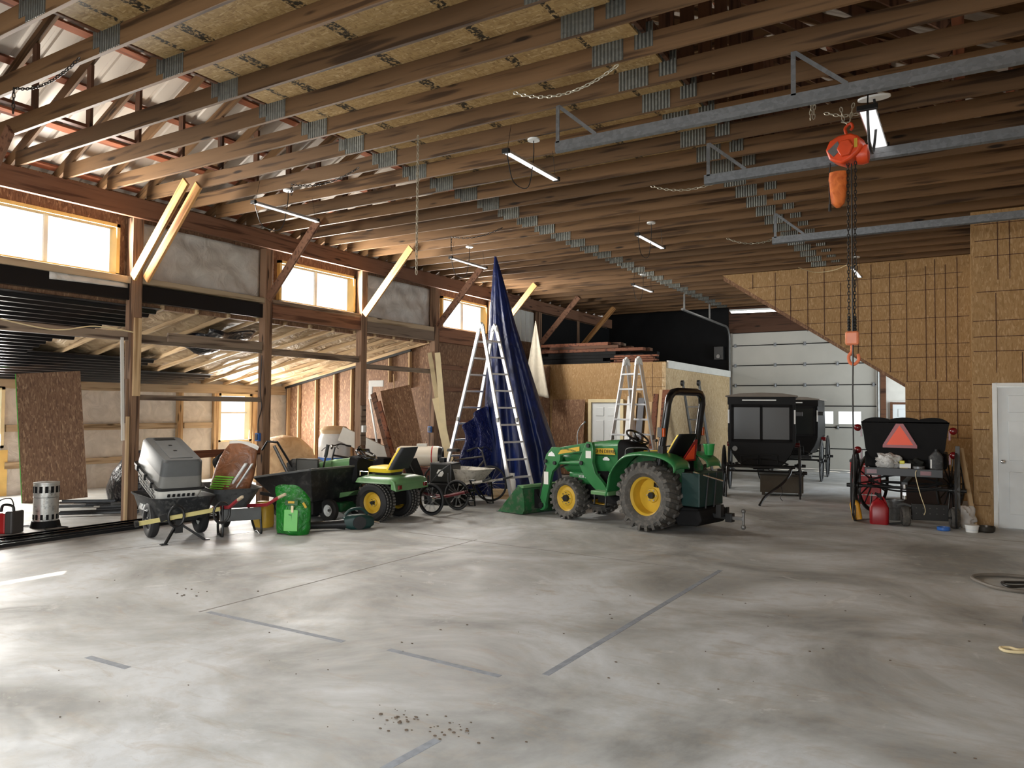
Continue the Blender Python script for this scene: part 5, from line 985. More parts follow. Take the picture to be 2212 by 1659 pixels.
# boxes, bags and stock at the end of the lean-to
T = thing('wrapped_roll', 'tall white wrapped bundle with a brown paper top beside the bare studs', 'bundle', (-12.2, 12.4, 0)); MB().lathe([(.34, 0), (.36, .3), (.35, 1.0), (.3, 1.12)], n=28).build('wrap', plain('bundle_white', (222, 222, 220), .4), T, 50); MB().lathe([(.3, 1.12), (.33, 1.2), (.25, 1.28), (0, 1.3)], n=28).build('paper_top', KRAFT, T, 50); MB().lathe([(.357, .42), (.357, .6)], n=28).build('blue_band', BLUEP, T, 50)
tag(MB().loft([[(r_*1.2*math.cos(a)*(1+.1*math.sin(3*a)), r_*.8*math.sin(a), z) for a in [2*math.pi*i/30 for i in range(30)]] for r_, z in ((.7, 0), (.72, .35), (.6, .75), (.35, 1.0), (.05, 1.06))]).build('paper_sacks', KRAFTW, None, 70, loc=(-13.5, 12.1, 0)), 'tan heap of paper sacks on the floor beyond the outlet box post', 'sacks')
tag(MB().bb((-.18, -.18, 0), (.18, .18, 1.0)).build('crate', BROWN, None, 0, .006, loc=(-11.7, 13.0, 0)), 'dark brown box standing behind the white wrapped bundle', 'box')
o = tb('foam_panel', WHITEM, 'white foam panel tipped across the clutter in front of the bare studs', 'panel', (-.85, -.03, -.16), (.85, .03, .16)); o.location = (-10.95, 12.3, .82); o.rotation_euler = (0, R(22), R(15))
tag(MB().bb((-.5, -.35, 0), (.5, .35, .66)).build('tool_box', BLKM, None, 0, .02, loc=(-10.9, 12.35, 0)), 'low black chest under the white foam panel', 'chest')
def handlebars(label, loc, rz, h):
    T = thing('bicycle', label, 'bicycle', loc, rz)
    for x in (.5, -.5):
        w = MB().torus((0, 0, 0), (0, 1, 0), .31, .02, 36, 8).build('wheel', RUBD, T, 40, loc=(x, 0, .33)); m = MB()
        for i in range(16): a = 2*math.pi*i/16; m.cyl((0, 0, 0), (.3*math.cos(a), 0, .3*math.sin(a)), .0025, n=4, caps=False)
        m.build('spokes', CHROME, w); MB().cyl((0, -.04, 0), (0, .04, 0), .025).build('hub', BLK, w)
    m = MB().tube([(-.5, 0, .33), (0, 0, .3), (-.2, 0, .78), (-.5, 0, .33)], .016).tube([(0, 0, .3), (.38, 0, .74)], .02).tube([(-.2, 0, .74), (.36, 0, .82)], .018).tube([(.5, 0, .33), (.36, 0, .84), (.33, 0, h-.05)], .018); m.build('bike_frame', plain('bike_dark', (44, 40, 40), .4), T)
    MB().tube(catmull([(.22, .34, h-.04), (.3, .2, h), (.34, 0, h-.02), (.3, -.2, h), (.22, -.34, h-.04)], 5), .013).build('handlebar', BLK, T)
    for s in (1, -1): MB().cyl((.24, s*.3, h-.03), (.2, s*.42, h-.05), .018, n=10).build('grip', BLK, T); MB().tube([(.33, s*.2, h-.0), (.42, s*.26, h-.06), (.42, s*.36, h-.1)], .007, 5).build('brake_lever', BLK, T)
    MB().loft([[(x-.22, y, .9) for x, y in rrect(.26, .16, .06)], [(x-.22, y, .95) for x, y in rrect(.24, .13, .06)]]).build('saddle', BLK, T, 50); return T
handlebars('dark bicycle standing behind the loaded dump cart, only its handlebar showing', (-9.75, 10.35, 0), R(200), 1.02)
# recumbent trike
T = thing('recumbent_trike', 'black recumbent pedal trike with thin spoked wheels, beside the lawn tractor', 'tricycle', (-7.36, 9.98, 0), R(0))
def bwheel(par, c, r, n=20):
    w = MB().torus((0, 0, 0), (0, 1, 0), r-.02, .02, 44, 8).build('wheel', RUBD, par, 40, loc=c); MB().ring([(r-.035, -.011), (r-.035, .011), (r-.055, .011), (r-.055, -.011)], (0, 0, 0), (0, 1, 0), 44).build('rim', BLKG, w, 30); m = MB()
    for i in range(n): a = 2*math.pi*i/n; m.cyl((.03*math.cos(a), .02*(-1)**i, .03*math.sin(a)), ((r-.05)*math.cos(a+.2*(-1)**i), 0, (r-.05)*math.sin(a+.2*(-1)**i)), .003, n=4, caps=False)
    m.build('spokes', STEEL, w); MB().cyl((0, -.035, 0), (0, .035, 0), .05, n=20).build('hub', CHROME, w); return w
bwheel(T, (.02, -.37, .255), .255); bwheel(T, (0, .37, .255), .255); bwheel(T, (-1.0, 0, .255), .255)
MB().tube([(-1.0, 0, .26), (-.65, 0, .3), (.0, 0, .26), (.5, 0, .38)], .026).tube([(.0, -.35, .26), (.05, 0, .27), (.0, .35, .26)], .02).build('trike_frame', plain('trike_dark_red', (88, 16, 22), .35), T)
MB().cyl((.1, 0, .28), (.46, 0, .37), .018).build('boom_tube', CHROME, T)
cr_ = MB().torus((.55, -.05, .4), (0, 1, 0), .1, .008, 28, 6).torus((.55, -.05, .4), (0, 1, 0), .07, .006, 24, 6).cyl((.55, -.08, .4), (.55, .08, .4), .03).beam((.55, -.07, .4), (.63, -.07, .27), .02, .02).beam((.55, .07, .4), (.47, .07, .53), .02, .02).build('crankset', BLKG, T); MB().box((.63, -.13, .26), (.09, .08, .02)).box((.47, .13, .54), (.09, .08, .02)).build('pedal', BLK, cr_, 0)
MB().tube([(-.75, 0, .32), (-.55, 0, .3), (-.62, 0, .62), (-.78, 0, .86)], .016).build('seat_stay', BLK, T)
st = MB().grid(lambda u, v: tuple(catmull([(-.2, 0, .36), (-.42, 0, .33), (-.52, 0, .42), (-.62, 0, .62), (-.74, 0, .84)], 6)[round(u*24)]+Vector((-.03*math.sin(math.pi*v), -.2+.4*v, .02*abs(v-.5)))), 24, 8).build('mesh_seat', plain('seat_mesh_black', (24, 24, 25), .85), T, 60, 0, .02)
MB().tube(catmull([(.05, -.3, .3), (-.1, -.27, .42), (-.12, -.27, .62)], 5), .014).tube(catmull([(.05, .3, .3), (-.1, .27, .42), (-.12, .27, .62)], 5), .014).build('steering_bars', BLK, T); MB().beam((-.1, -.24, .5), (-.55, .0, .33), .014, .014).build('link_rod', CHROME, T, 0)
MB().tube([(-.15, -.36, .36), (.18, -.36, .7), (.3, -.3, .8)], .012).build('flag_mast', BLK, T)
# engine-driven set and others behind the trike
T = thing('tote_box', 'black box with a white hexagon mark behind the trike', 'box', (-8.05, 10.95, 0), R(10)); MB().bb((-.22, -.2, .38), (.22, .2, .74)).build('case', BLK, T, 0, .03); MB().prism([(.07*math.cos(R(a)), .56+.07*math.sin(R(a))) for a in range(0, 360, 60)], -.206, -.2).build('hexagon_mark', WHITE, T, 0); MB().bb((-.3, -.25, 0), (.3, .25, .38)).build('stand', BLKM, T, 0, .02); MB().bb((-.1, -.06, .74), (.0, .06, .82)).build('latch', BLK, T, 0, .01)
handlebars('black bicycle leaning behind the old wheelbarrow, its handlebar above the tray', (-8.05, 11.55, 0), R(15), .99)
T = thing('torpedo_heater', 'cream torpedo heater lying level behind the lawn tractor seat', 'heater', (-9.05, 11.55, 0), R(28)); MB().lathe([(.0, -.5), (.16, -.48), (.19, -.42), (.195, .3), (.19, .33)], (0, 0, .78), (1, 0, 0), 28).build('barrel', CREAMP, T, 40); MB().lathe([(.19, .33), (.175, .4), (.12, .41), (.12, .3)], (0, 0, .78), (1, 0, 0), 28).build('outlet', BLK, T, 40); MB().lathe([(.196, .2), (.198, .2), (.198, .215), (.196, .22)], (0, 0, .78), (1, 0, 0), 28).build('red_band', RED, T, 40)
MB().bb((-.35, -.16, .3), (.3, .16, .56)).build('fuel_tank', plain('tank_grey', (110, 60, 50), .5), T, 0, .04); MB().tube([(-.4, -.18, .58), (-.45, -.18, .05), (.35, -.18, .05), (.3, -.18, .58)], .016).tube([(-.4, .18, .58), (-.45, .18, .05), (.35, .18, .05), (.3, .18, .58)], .016).build('cart_frame', BLK, T); MB().cyl((.32, -.2, .1), (.32, .2, .1), .1).build('wheel', RUBD, T); MB().bb((-.1, -.05, .96), (.1, .05, 1.02)).build('control_box', WHITEM, T, 0, .01)
T = thing('wheelbarrow', 'old cement stained wheelbarrow in front of the blue tarp', 'wheelbarrow', (-8.05, 11.2, 0), R(172))
tub_mesh([(-.28, .55, .36, .1, .36), (-.28, .98, .62, .14, .62), (-.28, 1.02, .66, .14, .635)]).build('tray', DIRTW, T, 40); air_tyre(T, (.3, 0, .19), .19, .09, STEEL)
for s in (1, -1): MB().beam((.35, s*.12, .24), (-.95, s*.27, .46), .03, .04).build('handle', DIRTW, T, 0, .006); MB().beam((-.95, s*.27, .46), (-1.15, s*.29, .52), .032, .034).build('grip', BLK, T, 0, .006); MB().tube([(-.35, s*.2, .35), (-.62, s*.24, .02), (-.75, s*.24, .02), (-.7, s*.24, .42)], .014).build('leg', BLKM, T)
T = thing('propane_tank', 'white propane tank on the floor at the foot of the tall ladder', 'tank', (-7.62, 12.62, 0)); MB().lathe([(.13, 0), (.14, .04), (.14, .3), (.1, .38), (.03, .4)], n=28).build('vessel', WHITEM, T, 50); MB().ring([(.1, .36), (.1, .46), (.09, .46), (.09, .36)], (0, 0, 0), (0, 0, 1), 24).build('collar', WHITEM, T); MB().cyl((0, 0, .38), (0, 0, .45), .025).build('valve', STEEL, T)
tag(MB().bb((-.17, -.07, 0), (.17, .07, .18)).build('wood_block', W_PALEX, None, 0, .004, loc=(-7.62, 12.15, 0), rz=R(15)), 'pale wooden block on the floor between the old wheelbarrow and the propane tank', 'block')
tag(MB().bb((-.6, -.1, 0), (.6, .1, .03)).build('plank', W_PALEX, None, 0, .003, loc=(-7.75, 12.3, 0), rz=R(5)) if False else MB().bb((-.7, -.09, 0), (.7, .09, .03)).build('plank', W_PALEX, None, 0, .003, loc=(-7.9, 12.55, 0), rz=R(8)), 'pale plank lying on the floor under the foot of the blue tarp', 'plank')
tag(MB().bb((-.35, -.16, 0), (.35, .16, .55)).build('white_bin', WHITEM, None, 0, .02, loc=(-8.95, 12.55, 0), rz=R(20)), 'whitish box on the floor behind the torpedo heater, by the tall ladder', 'box')
# wall outlets, hanging cords
def outlet(loc, rz, label, blue=True):
    t = thing('outlet_box', label, 'outlet', loc, rz); MB().bb((-.05, -.05, -.07), (.05, 0, .07)).build('box', BLUEP if blue else WHITE, t, 0, .006); MB().bb((-.03, -.06, -.05), (.03, -.05, .05)).build('cover', BLK if blue else WHITEM, t, 0, .004); return t
outlet((XP-.02, PY[2]-.084, 1.18), 0, 'blue outlet box on the brown post behind the soil bag'); outlet((XP-.02, PY[4]-.084, 1.22), 0, 'blue outlet box on the brown post behind the trim boards'); outlet((XP+.13, PY[3]-.06, 1.28), R(90), 'white outlet box on the brown post behind the lawn tractor', False)
tag(MB().tube(catmull([(XP+.02, PY[2]-.085, 2.6), (XP+.0, PY[2]-.09, 2.0), (XP+.04, PY[2]-.09, 1.7), (XP-.04, PY[2]-.09, 1.45), (XP-.02, PY[2]-.1, 1.25)], 6), .008, 6).build('cord', BLK, None), 'dark cord running down the brown post to the blue outlet box', 'cord')
tag(MB().tube(catmull([(XP+.08, PY[1]+.0, 2.78), (XP+.05, PY[1]-.6, 2.82), (XP+.05, PY[1]-1.2, 2.72), (XP+.05, PY[1]-2.2, 2.86)], 8), .01, 6).build('cord', CREAM, None), 'pale cord sagging across the black panels from the first post', 'cord')
o = tag(MB().bb((-.015, -.02, -.75), (.015, .02, .75)).build('splintered_board', WHITEM, None, 0, loc=(XP+.02, PY[1]-.16, 1.95)), 'thin white strip hanging on the first full brown post', 'strip'); o.rotation_euler = (R(2), 0, 0)
# ================================================================== things round the open carriage, right side
T = thing('fuel_can', 'red plastic fuel can on the floor in front of the open carriage', 'fuel can', (-1.2, 12.72, 0), R(3)); MB().loft([[(x, y, z) for x, y in rrect(w, w*.62*k, .05)] for z, w, k in ((0, .25, 1), (.02, .265, 1), (.25, .265, 1), (.32, .2, .9), (.38, .09, .9), (.4, .07, .9))]).build('can', plain('fuel_red', (150, 18, 28), .35), T, 40); MB().tube(catmull([(.0, 0, .4), (-.02, 0, .44), (-.06, 0, .46)], 4), .02).cyl((.03, 0, .36), (.0, -.0, .46), .024, n=10).build('spout', BLK, T); MB().tube([(.1, 0, .3), (.06, 0, .4), (0, 0, .41)], .014).build('handle', plain('fuel_red_handle', (150, 18, 28), .35), T)
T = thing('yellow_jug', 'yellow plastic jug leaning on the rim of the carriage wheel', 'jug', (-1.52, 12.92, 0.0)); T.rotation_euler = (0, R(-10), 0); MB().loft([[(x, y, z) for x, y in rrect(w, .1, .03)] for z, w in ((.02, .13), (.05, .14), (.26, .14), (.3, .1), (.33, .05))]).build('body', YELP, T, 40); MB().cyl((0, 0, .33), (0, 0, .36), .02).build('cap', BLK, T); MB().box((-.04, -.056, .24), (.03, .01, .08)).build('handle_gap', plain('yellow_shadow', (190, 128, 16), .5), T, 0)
T = thing('metal_pail', 'dented galvanised pail behind the red fuel can', 'bucket', (-1.05, 13.35, 0)); MB().lathe([(.11, 0), (.145, .3), (.15, .3), (.15, .315), (.138, .31), (.105, .01), (0, .01)], n=28).build('body', GALV, T, 40); MB().torus((0, 0, .2), (0, 0, 1), .137, .005, 28).build('rib', GALV, T); MB().tube([(.15*math.cos(a), -.03-.02*math.sin(a), .28-.1*math.sin(a)) for a in [math.pi*i/12 for i in range(13)]], .004, 5).build('bail', STEEL, T)
T = thing('tool_chest', 'red tool chest standing behind the carriage wheels', 'tool chest', (-1.62, 14.55, 0), R(4)); MB().bb((-.2, -.2, .1), (.28, .25, .82)).build('cabinet', RED, T, 0, .01); 
for i in range(4): d = MB().bb((-.19, -.215, .14+.165*i), (.27, -.2, .29+.165*i)).build('drawer', plain('chest_red', (166, 24, 24), .35), T, 0, .004); MB().bb((-.15, -.225, .26+.165*i), (.23, -.214, .275+.165*i)).build('drawer_pull', CHROME, d, 0)
for x in (-.15, .23): MB().cyl((x, -.1, .05), (x, -.06, .05), .05, n=12).build('caster', BLK, T)
MB().bb((-.21, -.21, .82), (.29, .26, .86)).build('top', BLK, T, 0, .006)
def on_bed(x, y): return (-.87-y, 12.95+x, .84)
def crumple(name, mat, label, cat, loc, s, seed, rz=0, n=16):
    r = random.Random(seed); ph = [r.uniform(0, 6) for _ in range(6)]; m = MB().ball((0, 0, 0), 1, 28)
    for v in m.b.verts:
        q = v.co.copy(); k = 1+.22*math.sin(5*q.x+ph[0])*math.sin(4*q.y+ph[1])+.16*math.sin(9*q.z+7*q.x+ph[2])+.1*math.sin(13*q.y-6*q.z+ph[3]); v.co = Vector((q.x*k*s[0], q.y*k*s[1], max(q.z*k, -.8)*s[2]+.8*s[2]))
    return tag(m.build(name, mat, None, 70, loc=loc, rz=rz), label, cat)
crumple('plastic_bag', PLASTW, 'crumpled clear plastic bag on the rear bed of the open carriage', 'bag', on_bed(-.1, .22), (.17, .13, .12), 1); crumple('rag', plain('rag_grey', (50, 50, 50), .9), 'dark grey rag beside the clear bag on the carriage bed', 'rag', on_bed(-.05, .02), (.1, .1, .07), 2)
crumple('rag', plain('rag_black', (26, 28, 24), .9), 'black bundle beside the oil jug on the carriage bed', 'rag', on_bed(.0, -.14), (.13, .1, .08), 5); crumple('plastic_bag', plain('bag_white', (208, 204, 200), .5), 'white bag on the floor behind the small cart wheel', 'bag', (-.02+-.08, 13.12, 0), (.15, .12, .17), 3)
T = thing('oil_jug', 'black oil jug standing on the rear bed of the open carriage', 'jug', on_bed(-.12, -.43), R(5)); MB().loft([[(x, y, z) for x, y in rrect(w, .1, .03)] for z, w in ((0, .17), (.02, .18), (.2, .18), (.26, .1), (.28, .06))]).build('body', BLKP, T, 40); MB().cyl((0, 0, .28), (0, 0, .31), .025).build('cap', BLK, T); MB().tube([(-.05, -.0, .24), (-.09, 0, .2), (-.085, 0, .1)], .012).build('handle', BLK, T); MB().bb((-.08, -.052, .03), (-.06, -.049, .16)).build('level_strip', WHITE, T, 0)
T = thing('tin', 'small round tin lying beside a white card on the carriage bed', 'tin', on_bed(-.16, -.2)); MB().cyl((0, 0, 0), (0, 0, .05), .085, n=24).build('body', GALV, T)
T = thing('tape_holder', 'white card with a yellow clip on the carriage bed edge', 'card', on_bed(-.2, -.02)); MB().bb((-.07, -.02, 0.02), (.08, .02, .09)).build('card', WHITE, T, 0); MB().bb((-.07, -.03, .08), (.0, .02, .13)).build('clip', plain('clip_yellow', (220, 214, 60), .4), T, 0, .01); MB().bb((-.06, -.03, 0), (.04, .03, .03)).build('base', CREAM, T, 0)
tag(MB().tube(catmull([on_bed(-.33, -.18), (-.7, 12.6, .76), (-.64, 12.55, .5), (-.58, 12.6, .28), (-.6, 12.65, .19)], 6), .006, 6).build('cord', CREAM, None), 'pale cord hanging from the carriage bed down to the small cart', 'cord')
T = thing('small_wagon', 'low black two-wheeled cart in front of the open carriage', 'cart', (-.53, 12.78, 0), R(12)); MB().bb((-.24, -.02, .1), (.24, .05, .34)).build('panel', BLK, T, 0, .006); b_ = MB()
for i in range(5):
    for z in (.2, .28): b_.cyl((-.18+.09*i, -.021, z), (-.18+.09*i, -.026, z), .006, n=8)
b_.build('rivets', STEEL, T)
for s in (-1, 1):
    w = MB().ring([(.06, -.04), (.06, .04), (.13, .055), (.15, .03), (.15, -.03), (.13, -.055)], (0, 0, 0), (1, 0, 0), 28).build('wheel', RUB, T, 30, loc=(s*.32, 0, .15)); MB().cyl((-.03, 0, 0), (.03, 0, 0), .062).build('rim', SMVR if s < 0 else STEEL, w); MB().cyl((-.05, 0, 0), (.05, 0, 0), .02).build('hub', BLK, w)
MB().beam((-.3, .0, .15), (.3, .0, .15), .03, .03).build('axle', BLK, T, 0); MB().tube(catmull([(-.25, 0, .3), (-.36, -.02, .33), (-.44, -.04, .3)], 4), .02).build('handle', GREYP, T); MB().beam((-.3, -.05, .06), (-.55, -.08, .03), .03, .03).build('foot_bar', BLK, T, 0)
T = thing('wooden_chest', 'dark brown chest on the floor beyond the open carriage wheels', 'chest', (-.62, 15.3, 0)); MB().bb((-.46, -.25, 0), (.46, .25, .6)).build('body', plain('chest_brown', (58, 40, 30), .7), T, 0, .01); MB().bb((-.48, -.27, .6), (.48, .27, .66)).build('lid', plain('chest_lid', (74, 54, 40), .7), T, 0, .01)
tag(MB().bb((-.55, -.2, 0), (.55, .2, .07)).build('plank', W_GREY, None, 0, .004, loc=(-.5, 13.9, 0)), 'flat grey brown slab lying on the floor under the open carriage', 'board')
lean('fence_pole', plain('pole_grey', (72, 72, 70), .5, .3), 'grey metal pole standing upright beside the carriage wheel', 'pole', (-.17, 12.85, .005), (-.17, 12.95, 1.2), .06, .06)
lean('plank', W_PALE, 'thin pale wooden stake leaning beside the corner wall', 'stake', at(2106, 1138, .005), aty(2075, 968, at(2106, 1138).y+.05), .07, .03, (1, 0, 0))
T = thing('tape_roll', 'small blue lid lying on the floor in front of the small cart', 'lid', (-.35, 12.55, 0)); MB().lathe([(.075, 0), (.085, .01), (.085, .05), (.075, .05), (.07, .02), (0, .02)], n=28).build('lid', BLUEP, T)
T = thing('tub', 'round white tub with a blue stripe on the floor by the corner wall', 'tub', (.0, 12.62, 0)); MB().lathe([(.075, 0), (.085, .08), (.09, .08), (.09, .1), (0, .1)], n=28).build('body', WHITE, T); MB().lathe([(.0775, .02), (.0785, .03), (.0795, .035)], n=28).build('stripe', BLUEP, T)
T = thing('dish', 'dark round metal dish on the floor beside the white tub', 'dish', (.165, 12.75, 0)); MB().lathe([(.1, 0), (.12, .02), (.125, .08), (.118, .08), (.11, .03), (0, .015)], n=28).build('body', plain('dish_dark', (66, 62, 56), .3, .5), T)
# hoses at the edge of the photo
q = [at(2212, 1246, .02), at(2160, 1242, .02), at(2110, 1243, .02), at(2102, 1250, .02), at(2140, 1266, .02), at(2185, 1275, .02), at(2240, 1280, .02)]
tag(MB().tube(catmull(q, 8), .018, 8).build('hose', HOSE, None), 'grey hose lying in a wide loop on the concrete in front of the white door', 'hose')
q = [at(2240, 1258, .02), at(2190, 1258, .02), at(2165, 1258, .02), at(2178, 1266, .02), at(2215, 1266, .02), at(2240, 1262, .02)]
tag(MB().tube(catmull(q, 8), .014, 8).build('hose', BLK, None), 'dark hose coiled inside the wide grey hose loop', 'hose')
q = [at(2240, 1408, .015), at(2205, 1409, .015), at(2172, 1406, .015), at(2161, 1399, .015), at(2180, 1399, .015), at(2205, 1404, .015), at(2240, 1396, .015)]
tag(MB().tube(catmull(q, 8), .011, 8).build('cord', CREAM, None), 'pale cord looped on the floor at the edge of the photo, nearest the camera', 'cord')
p = at(2222, 1362); T = thing('floor_jack', 'dark wheeled tool just showing at the edge of the photo', 'tool', (p.x+.02, p.y, 0)); MB().bb((-.02, -.06, .06), (.25, .06, .2)).build('body', BLK, T, 0, .02); MB().cyl((0, -.07, .06), (0, .07, .06), .06).build('wheel', STEEL, T); MB().cyl((.2, -.07, .06), (.2, .07, .06), .06).build('wheel', STEEL, T)
# ================================================================== hung from the trusses: lights, door tracks, hoist, chains
def wide(o, k): o.scale = (k, 1, 1); return o
def shop_light(x, y, label, dz=.33, L_=1.15, mat=LENS, first=[None]):
    if first[0] is None:
        T = thing('shop_light', label, 'light', (x, y, HT-dz), 0, 'hanging shop lights'); first[0] = T
        MB().loft([[(px_, -L_/2, pz) for px_, pz in ((-.035, 0), (.035, 0), (.03, .03), (-.03, .03))], [(px_, L_/2, pz) for px_, pz in ((-.035, 0), (.035, 0), (.03, .03), (-.03, .03))]]).build('housing', ALU, T, 0)
        MB().bb((-.03, -L_/2+.03, -.006), (.03, L_/2-.03, 0)).build('diffuser', LENS, T, 0)
        for s in (-1, 1): MB().bb((-.042, s*(L_/2)-.02, -.008), (.042, s*(L_/2)+.02, .04)).build('end_cap', BLK, T, 0, .004); MB().cyl((0, s*(L_/2-.03), .03), (0, s*(L_/2-.1), dz), .003, n=4).build('hanger_wire', CHAIND, T)
        MB().cyl((0, .02, dz-.02), (0, .02, dz), .07, n=20).build('canopy', WHITE, T); MB().tube(catmull([(0, .02, dz-.02), (.01, .0, .1), (.0, -.1, -.25), (0, -.4, -.28), (0, -.52, -.1), (0, -.55, .02)], 6), .006, 5).build('power_cord', BLK, T); return T
    o = dup(first[0], (x, y, HT-dz), None, label); return o
for x, y, l in ((-4.21, 7.33, 'hanging shop light nearest the camera over the open floor, in front of the leaning chain'), (-8.2, 7.33, 'hanging shop light in front of the brown header near the second strip window'), (-8.07, 11.65, 'hanging shop light just beside the tip of the blue tarp'), (-4.43, 11.6, 'hanging shop light in the middle of the ceiling beyond the near one'), (-6.3, 16.0, 'small hanging shop light over the storage room door'), (-.77, 8.0, 'bright hanging shop light beside the orange hoist'), (-1.9, 16.2, 'small hanging shop light in front of the strand board stair wall')): wide(shop_light(x, y, l), 2.1 if x == -.77 else 1)
T = thing('tube_light', 'double tube light glowing on the far ceiling over the grey overhead door', 'light', (-5.35, 22.3, HT-.16), R(9)); MB().bb((-.68, -.1, 0), (.68, .1, .05)).build('housing', WHITE, T, 0)
for y in (-.05, .05): MB().cyl((-.64, y, -.02), (.64, y, -.02), .022, n=10).build('tube', LENSBR, T)
for k, (x0, x1, y, l) in enumerate(((-3.56, 1.68, 6.68, 'nearest of the three galvanised door tracks under the trusses'), (-2.59, 1.68, 8.5, 'middle galvanised door track, passing behind the orange hoist'), (-2.61, 1.68, 12.07, 'farthest galvanised door track, reaching the strand board corner wall'))):
    T = thing('overhead_track', l, 'door track', ((x0+x1)/2, y, 4.36), 0, 'overhead door tracks'); h = (x1-x0)/2
    pr = [(-.03, 0), (-.03, -.055), (.0, -.07), (.03, -.055), (.03, -.045), (.0, -.058), (-.022, -.048), (-.022, 0)]
    MB().prism([(p[0], p[1]) for p in pr], -h, h, 'yz').build('rail', GALV, T, 0); MB().bb((-h, -.034, -.01), (h, -.03, .045)).build('angle', GALV, T, 0)
    for x in ((-h+.03, -h+2.3) if k == 0 else (-h+.05,)):
        MB().bb((x-.02, -.034, .03), (x+.02, -.028, .41)).beam((x+.01, -.03, .4), (x+.42, -.03, .04), .004, .035).build('angle_bracket', GALV, T, 0)
# chain hoist
HX, HY = -1.03, 8.16
T = thing('chain_hoist', 'orange electric chain hoist hanging under the trusses with its load chain and hook', 'hoist', (HX, HY, 0))
hs = MB().loft([[(x*.98, y*k, z+4.33) for x, z in ((.17, .0), (.13, .1), (.06, .14), (-.06, .14), (-.15, .1), (-.19, .02), (-.15, -.09), (-.03, -.15), (.06, -.12), (.14, -.06))] for y, k in ((-.1, 1), (.12, 1))]) 
hs = hs.build('housing', ORANGE, T, 20, .02); hs.rotation_euler = (0, 0, R(-12))
MB().loft([[(.02+.08*math.cos(a), y, 4.32+.09*math.sin(a)) for a in [2*math.pi*i/6 for i in range(6)]] for y in (-.14, -.1)]).build('motor_cover', ORANGE, hs, 20, .01); MB().loft([[(x, -.103, z+4.33) for x, z in ((-.16, 0), (-.06, .08), (-.02, -.0), (-.1, -.07))], [(x, -.106, z+4.33) for x, z in ((-.16, 0), (-.06, .08), (-.02, -.0), (-.1, -.07))]]).build('rating_plate', STEEL, hs, 0); MB().bb((.1, -.106, 4.31), (.13, -.1, 4.4)).build('yellow_label', JYEL, hs, 0)
MB().lathe([(.05, -.06), (.09, -.05), (.1, 0), (.09, .05), (.05, .06)], (.13, .05, 4.27), (1, .2, 0), 16).build('gear_cover', ORANGE, hs)
MB().tube(catmull([(0, 0, 4.44), (-.01, 0, 4.5), (-.02, 0, 4.56), (.03, 0, 4.6), (.05, 0, 4.56), (.03, 0, 4.53)], 5), .014).build('top_hook', ORANGE, T)
cb_ = MB().loft([[(-.09+w*math.cos(a), .0+d*math.sin(a), z) for a in [2*math.pi*i/20 for i in range(20)]] for z, w, d in ((4.12, .085, .06), (4.05, .09, .065), (3.9, .08, .06), (3.8, .06, .05), (3.76, .02, .02))]).build('chain_bag', BAGOR, T, 60)
c = MB(); 
for x in (.005, .075): chain(c, [(x, -.02, 4.2), (x-.02*(x > .05), -.02, 2.5)], .036, .005, .011)
c.build('load_chain', CHAIND, T)
MB().tube([(.04, -.03, 4.18), (.04, -.03, 2.2), (.035, -.03, 1.9), (.04, -.03, 1.1), (.03, -.05, .7)], .008, 6).build('power_cord', BLK, T); MB().tube(catmull([(-.16, -.02, 4.22), (-.17, -.02, 4.0), (-.165, -.02, 3.8)], 5), .006, 6).cyl((-.165, -.02, 3.8), (-.165, -.02, 3.73), .015, n=8).build('plug_cord', BLK, T)
sp = MB()
for x in (.005, .06): sp.lathe([(.012+.006*(i % 2), 2.5+.016*i) for i in range(10)], (x, -.02, 0), (0, 0, 1), 10)
sp.build('chain_springs', BLK, T)
bl = MB().bb((-.03, -.05, 2.36), (.095, .02, 2.5)).build('hook_block', plain('block_orange', (222, 132, 92), .4), T, 0, .02); MB().tube(catmull([(.03, -.02, 2.36), (.03, -.02, 2.3), (.0, -.02, 2.25), (.01, -.02, 2.19), (.05, -.02, 2.17), (.09, -.02, 2.21), (.085, -.02, 2.27)], 5), .016).build('load_hook', plain('hook_orange', (222, 120, 80), .4), T)
def chain_thing(label, pts, step=.045, mat=CHAINM, r=.005, w=.013): return tag(chain(MB(), pts, step, r, w).build('chain', mat, None), label, 'chain')
chain_thing('short zinc chain looped round the truss above the orange hoist', [(HX-.06, HY, 4.78), (HX-.03, HY, 4.62), (HX+.02, HY, 4.6), (HX+.06, HY, 4.8)]); chain_thing('zinc chain crossing slackly above the orange hoist', [(HX-.22, HY+.05, 4.77), (HX-.05, HY+.03, 4.7), (HX+.15, HY+.03, 4.69)]); chain_thing('bunched zinc chain hanging under the nearest door track', [(HX-.28, HY-.35, 4.77), (HX-.29, HY-.35, 4.6), (HX-.26, HY-.35, 4.6), (HX-.25, HY-.35, 4.77)])
p = at(903, 293, HT); chain_thing('long zinc chain hanging straight down from the trusses near the tall tarp', [(p.x, p.y, HT), (p.x, p.y, up_z) if False else (p.x, p.y, 3.2)], .05)
def swag(label, a, b, sag, mat=CHAINM, tail=0): 
    a, b = at(*a, HT), at(*b, HT); pts = [a.lerp(b, i/12)-Vector((0, 0, sag*4*(i/12)*(1-i/12))) for i in range(13)]; 
    if tail: pts = [a-Vector((0, 0, tail))]+pts
    return chain_thing(label, pts, .05, mat)
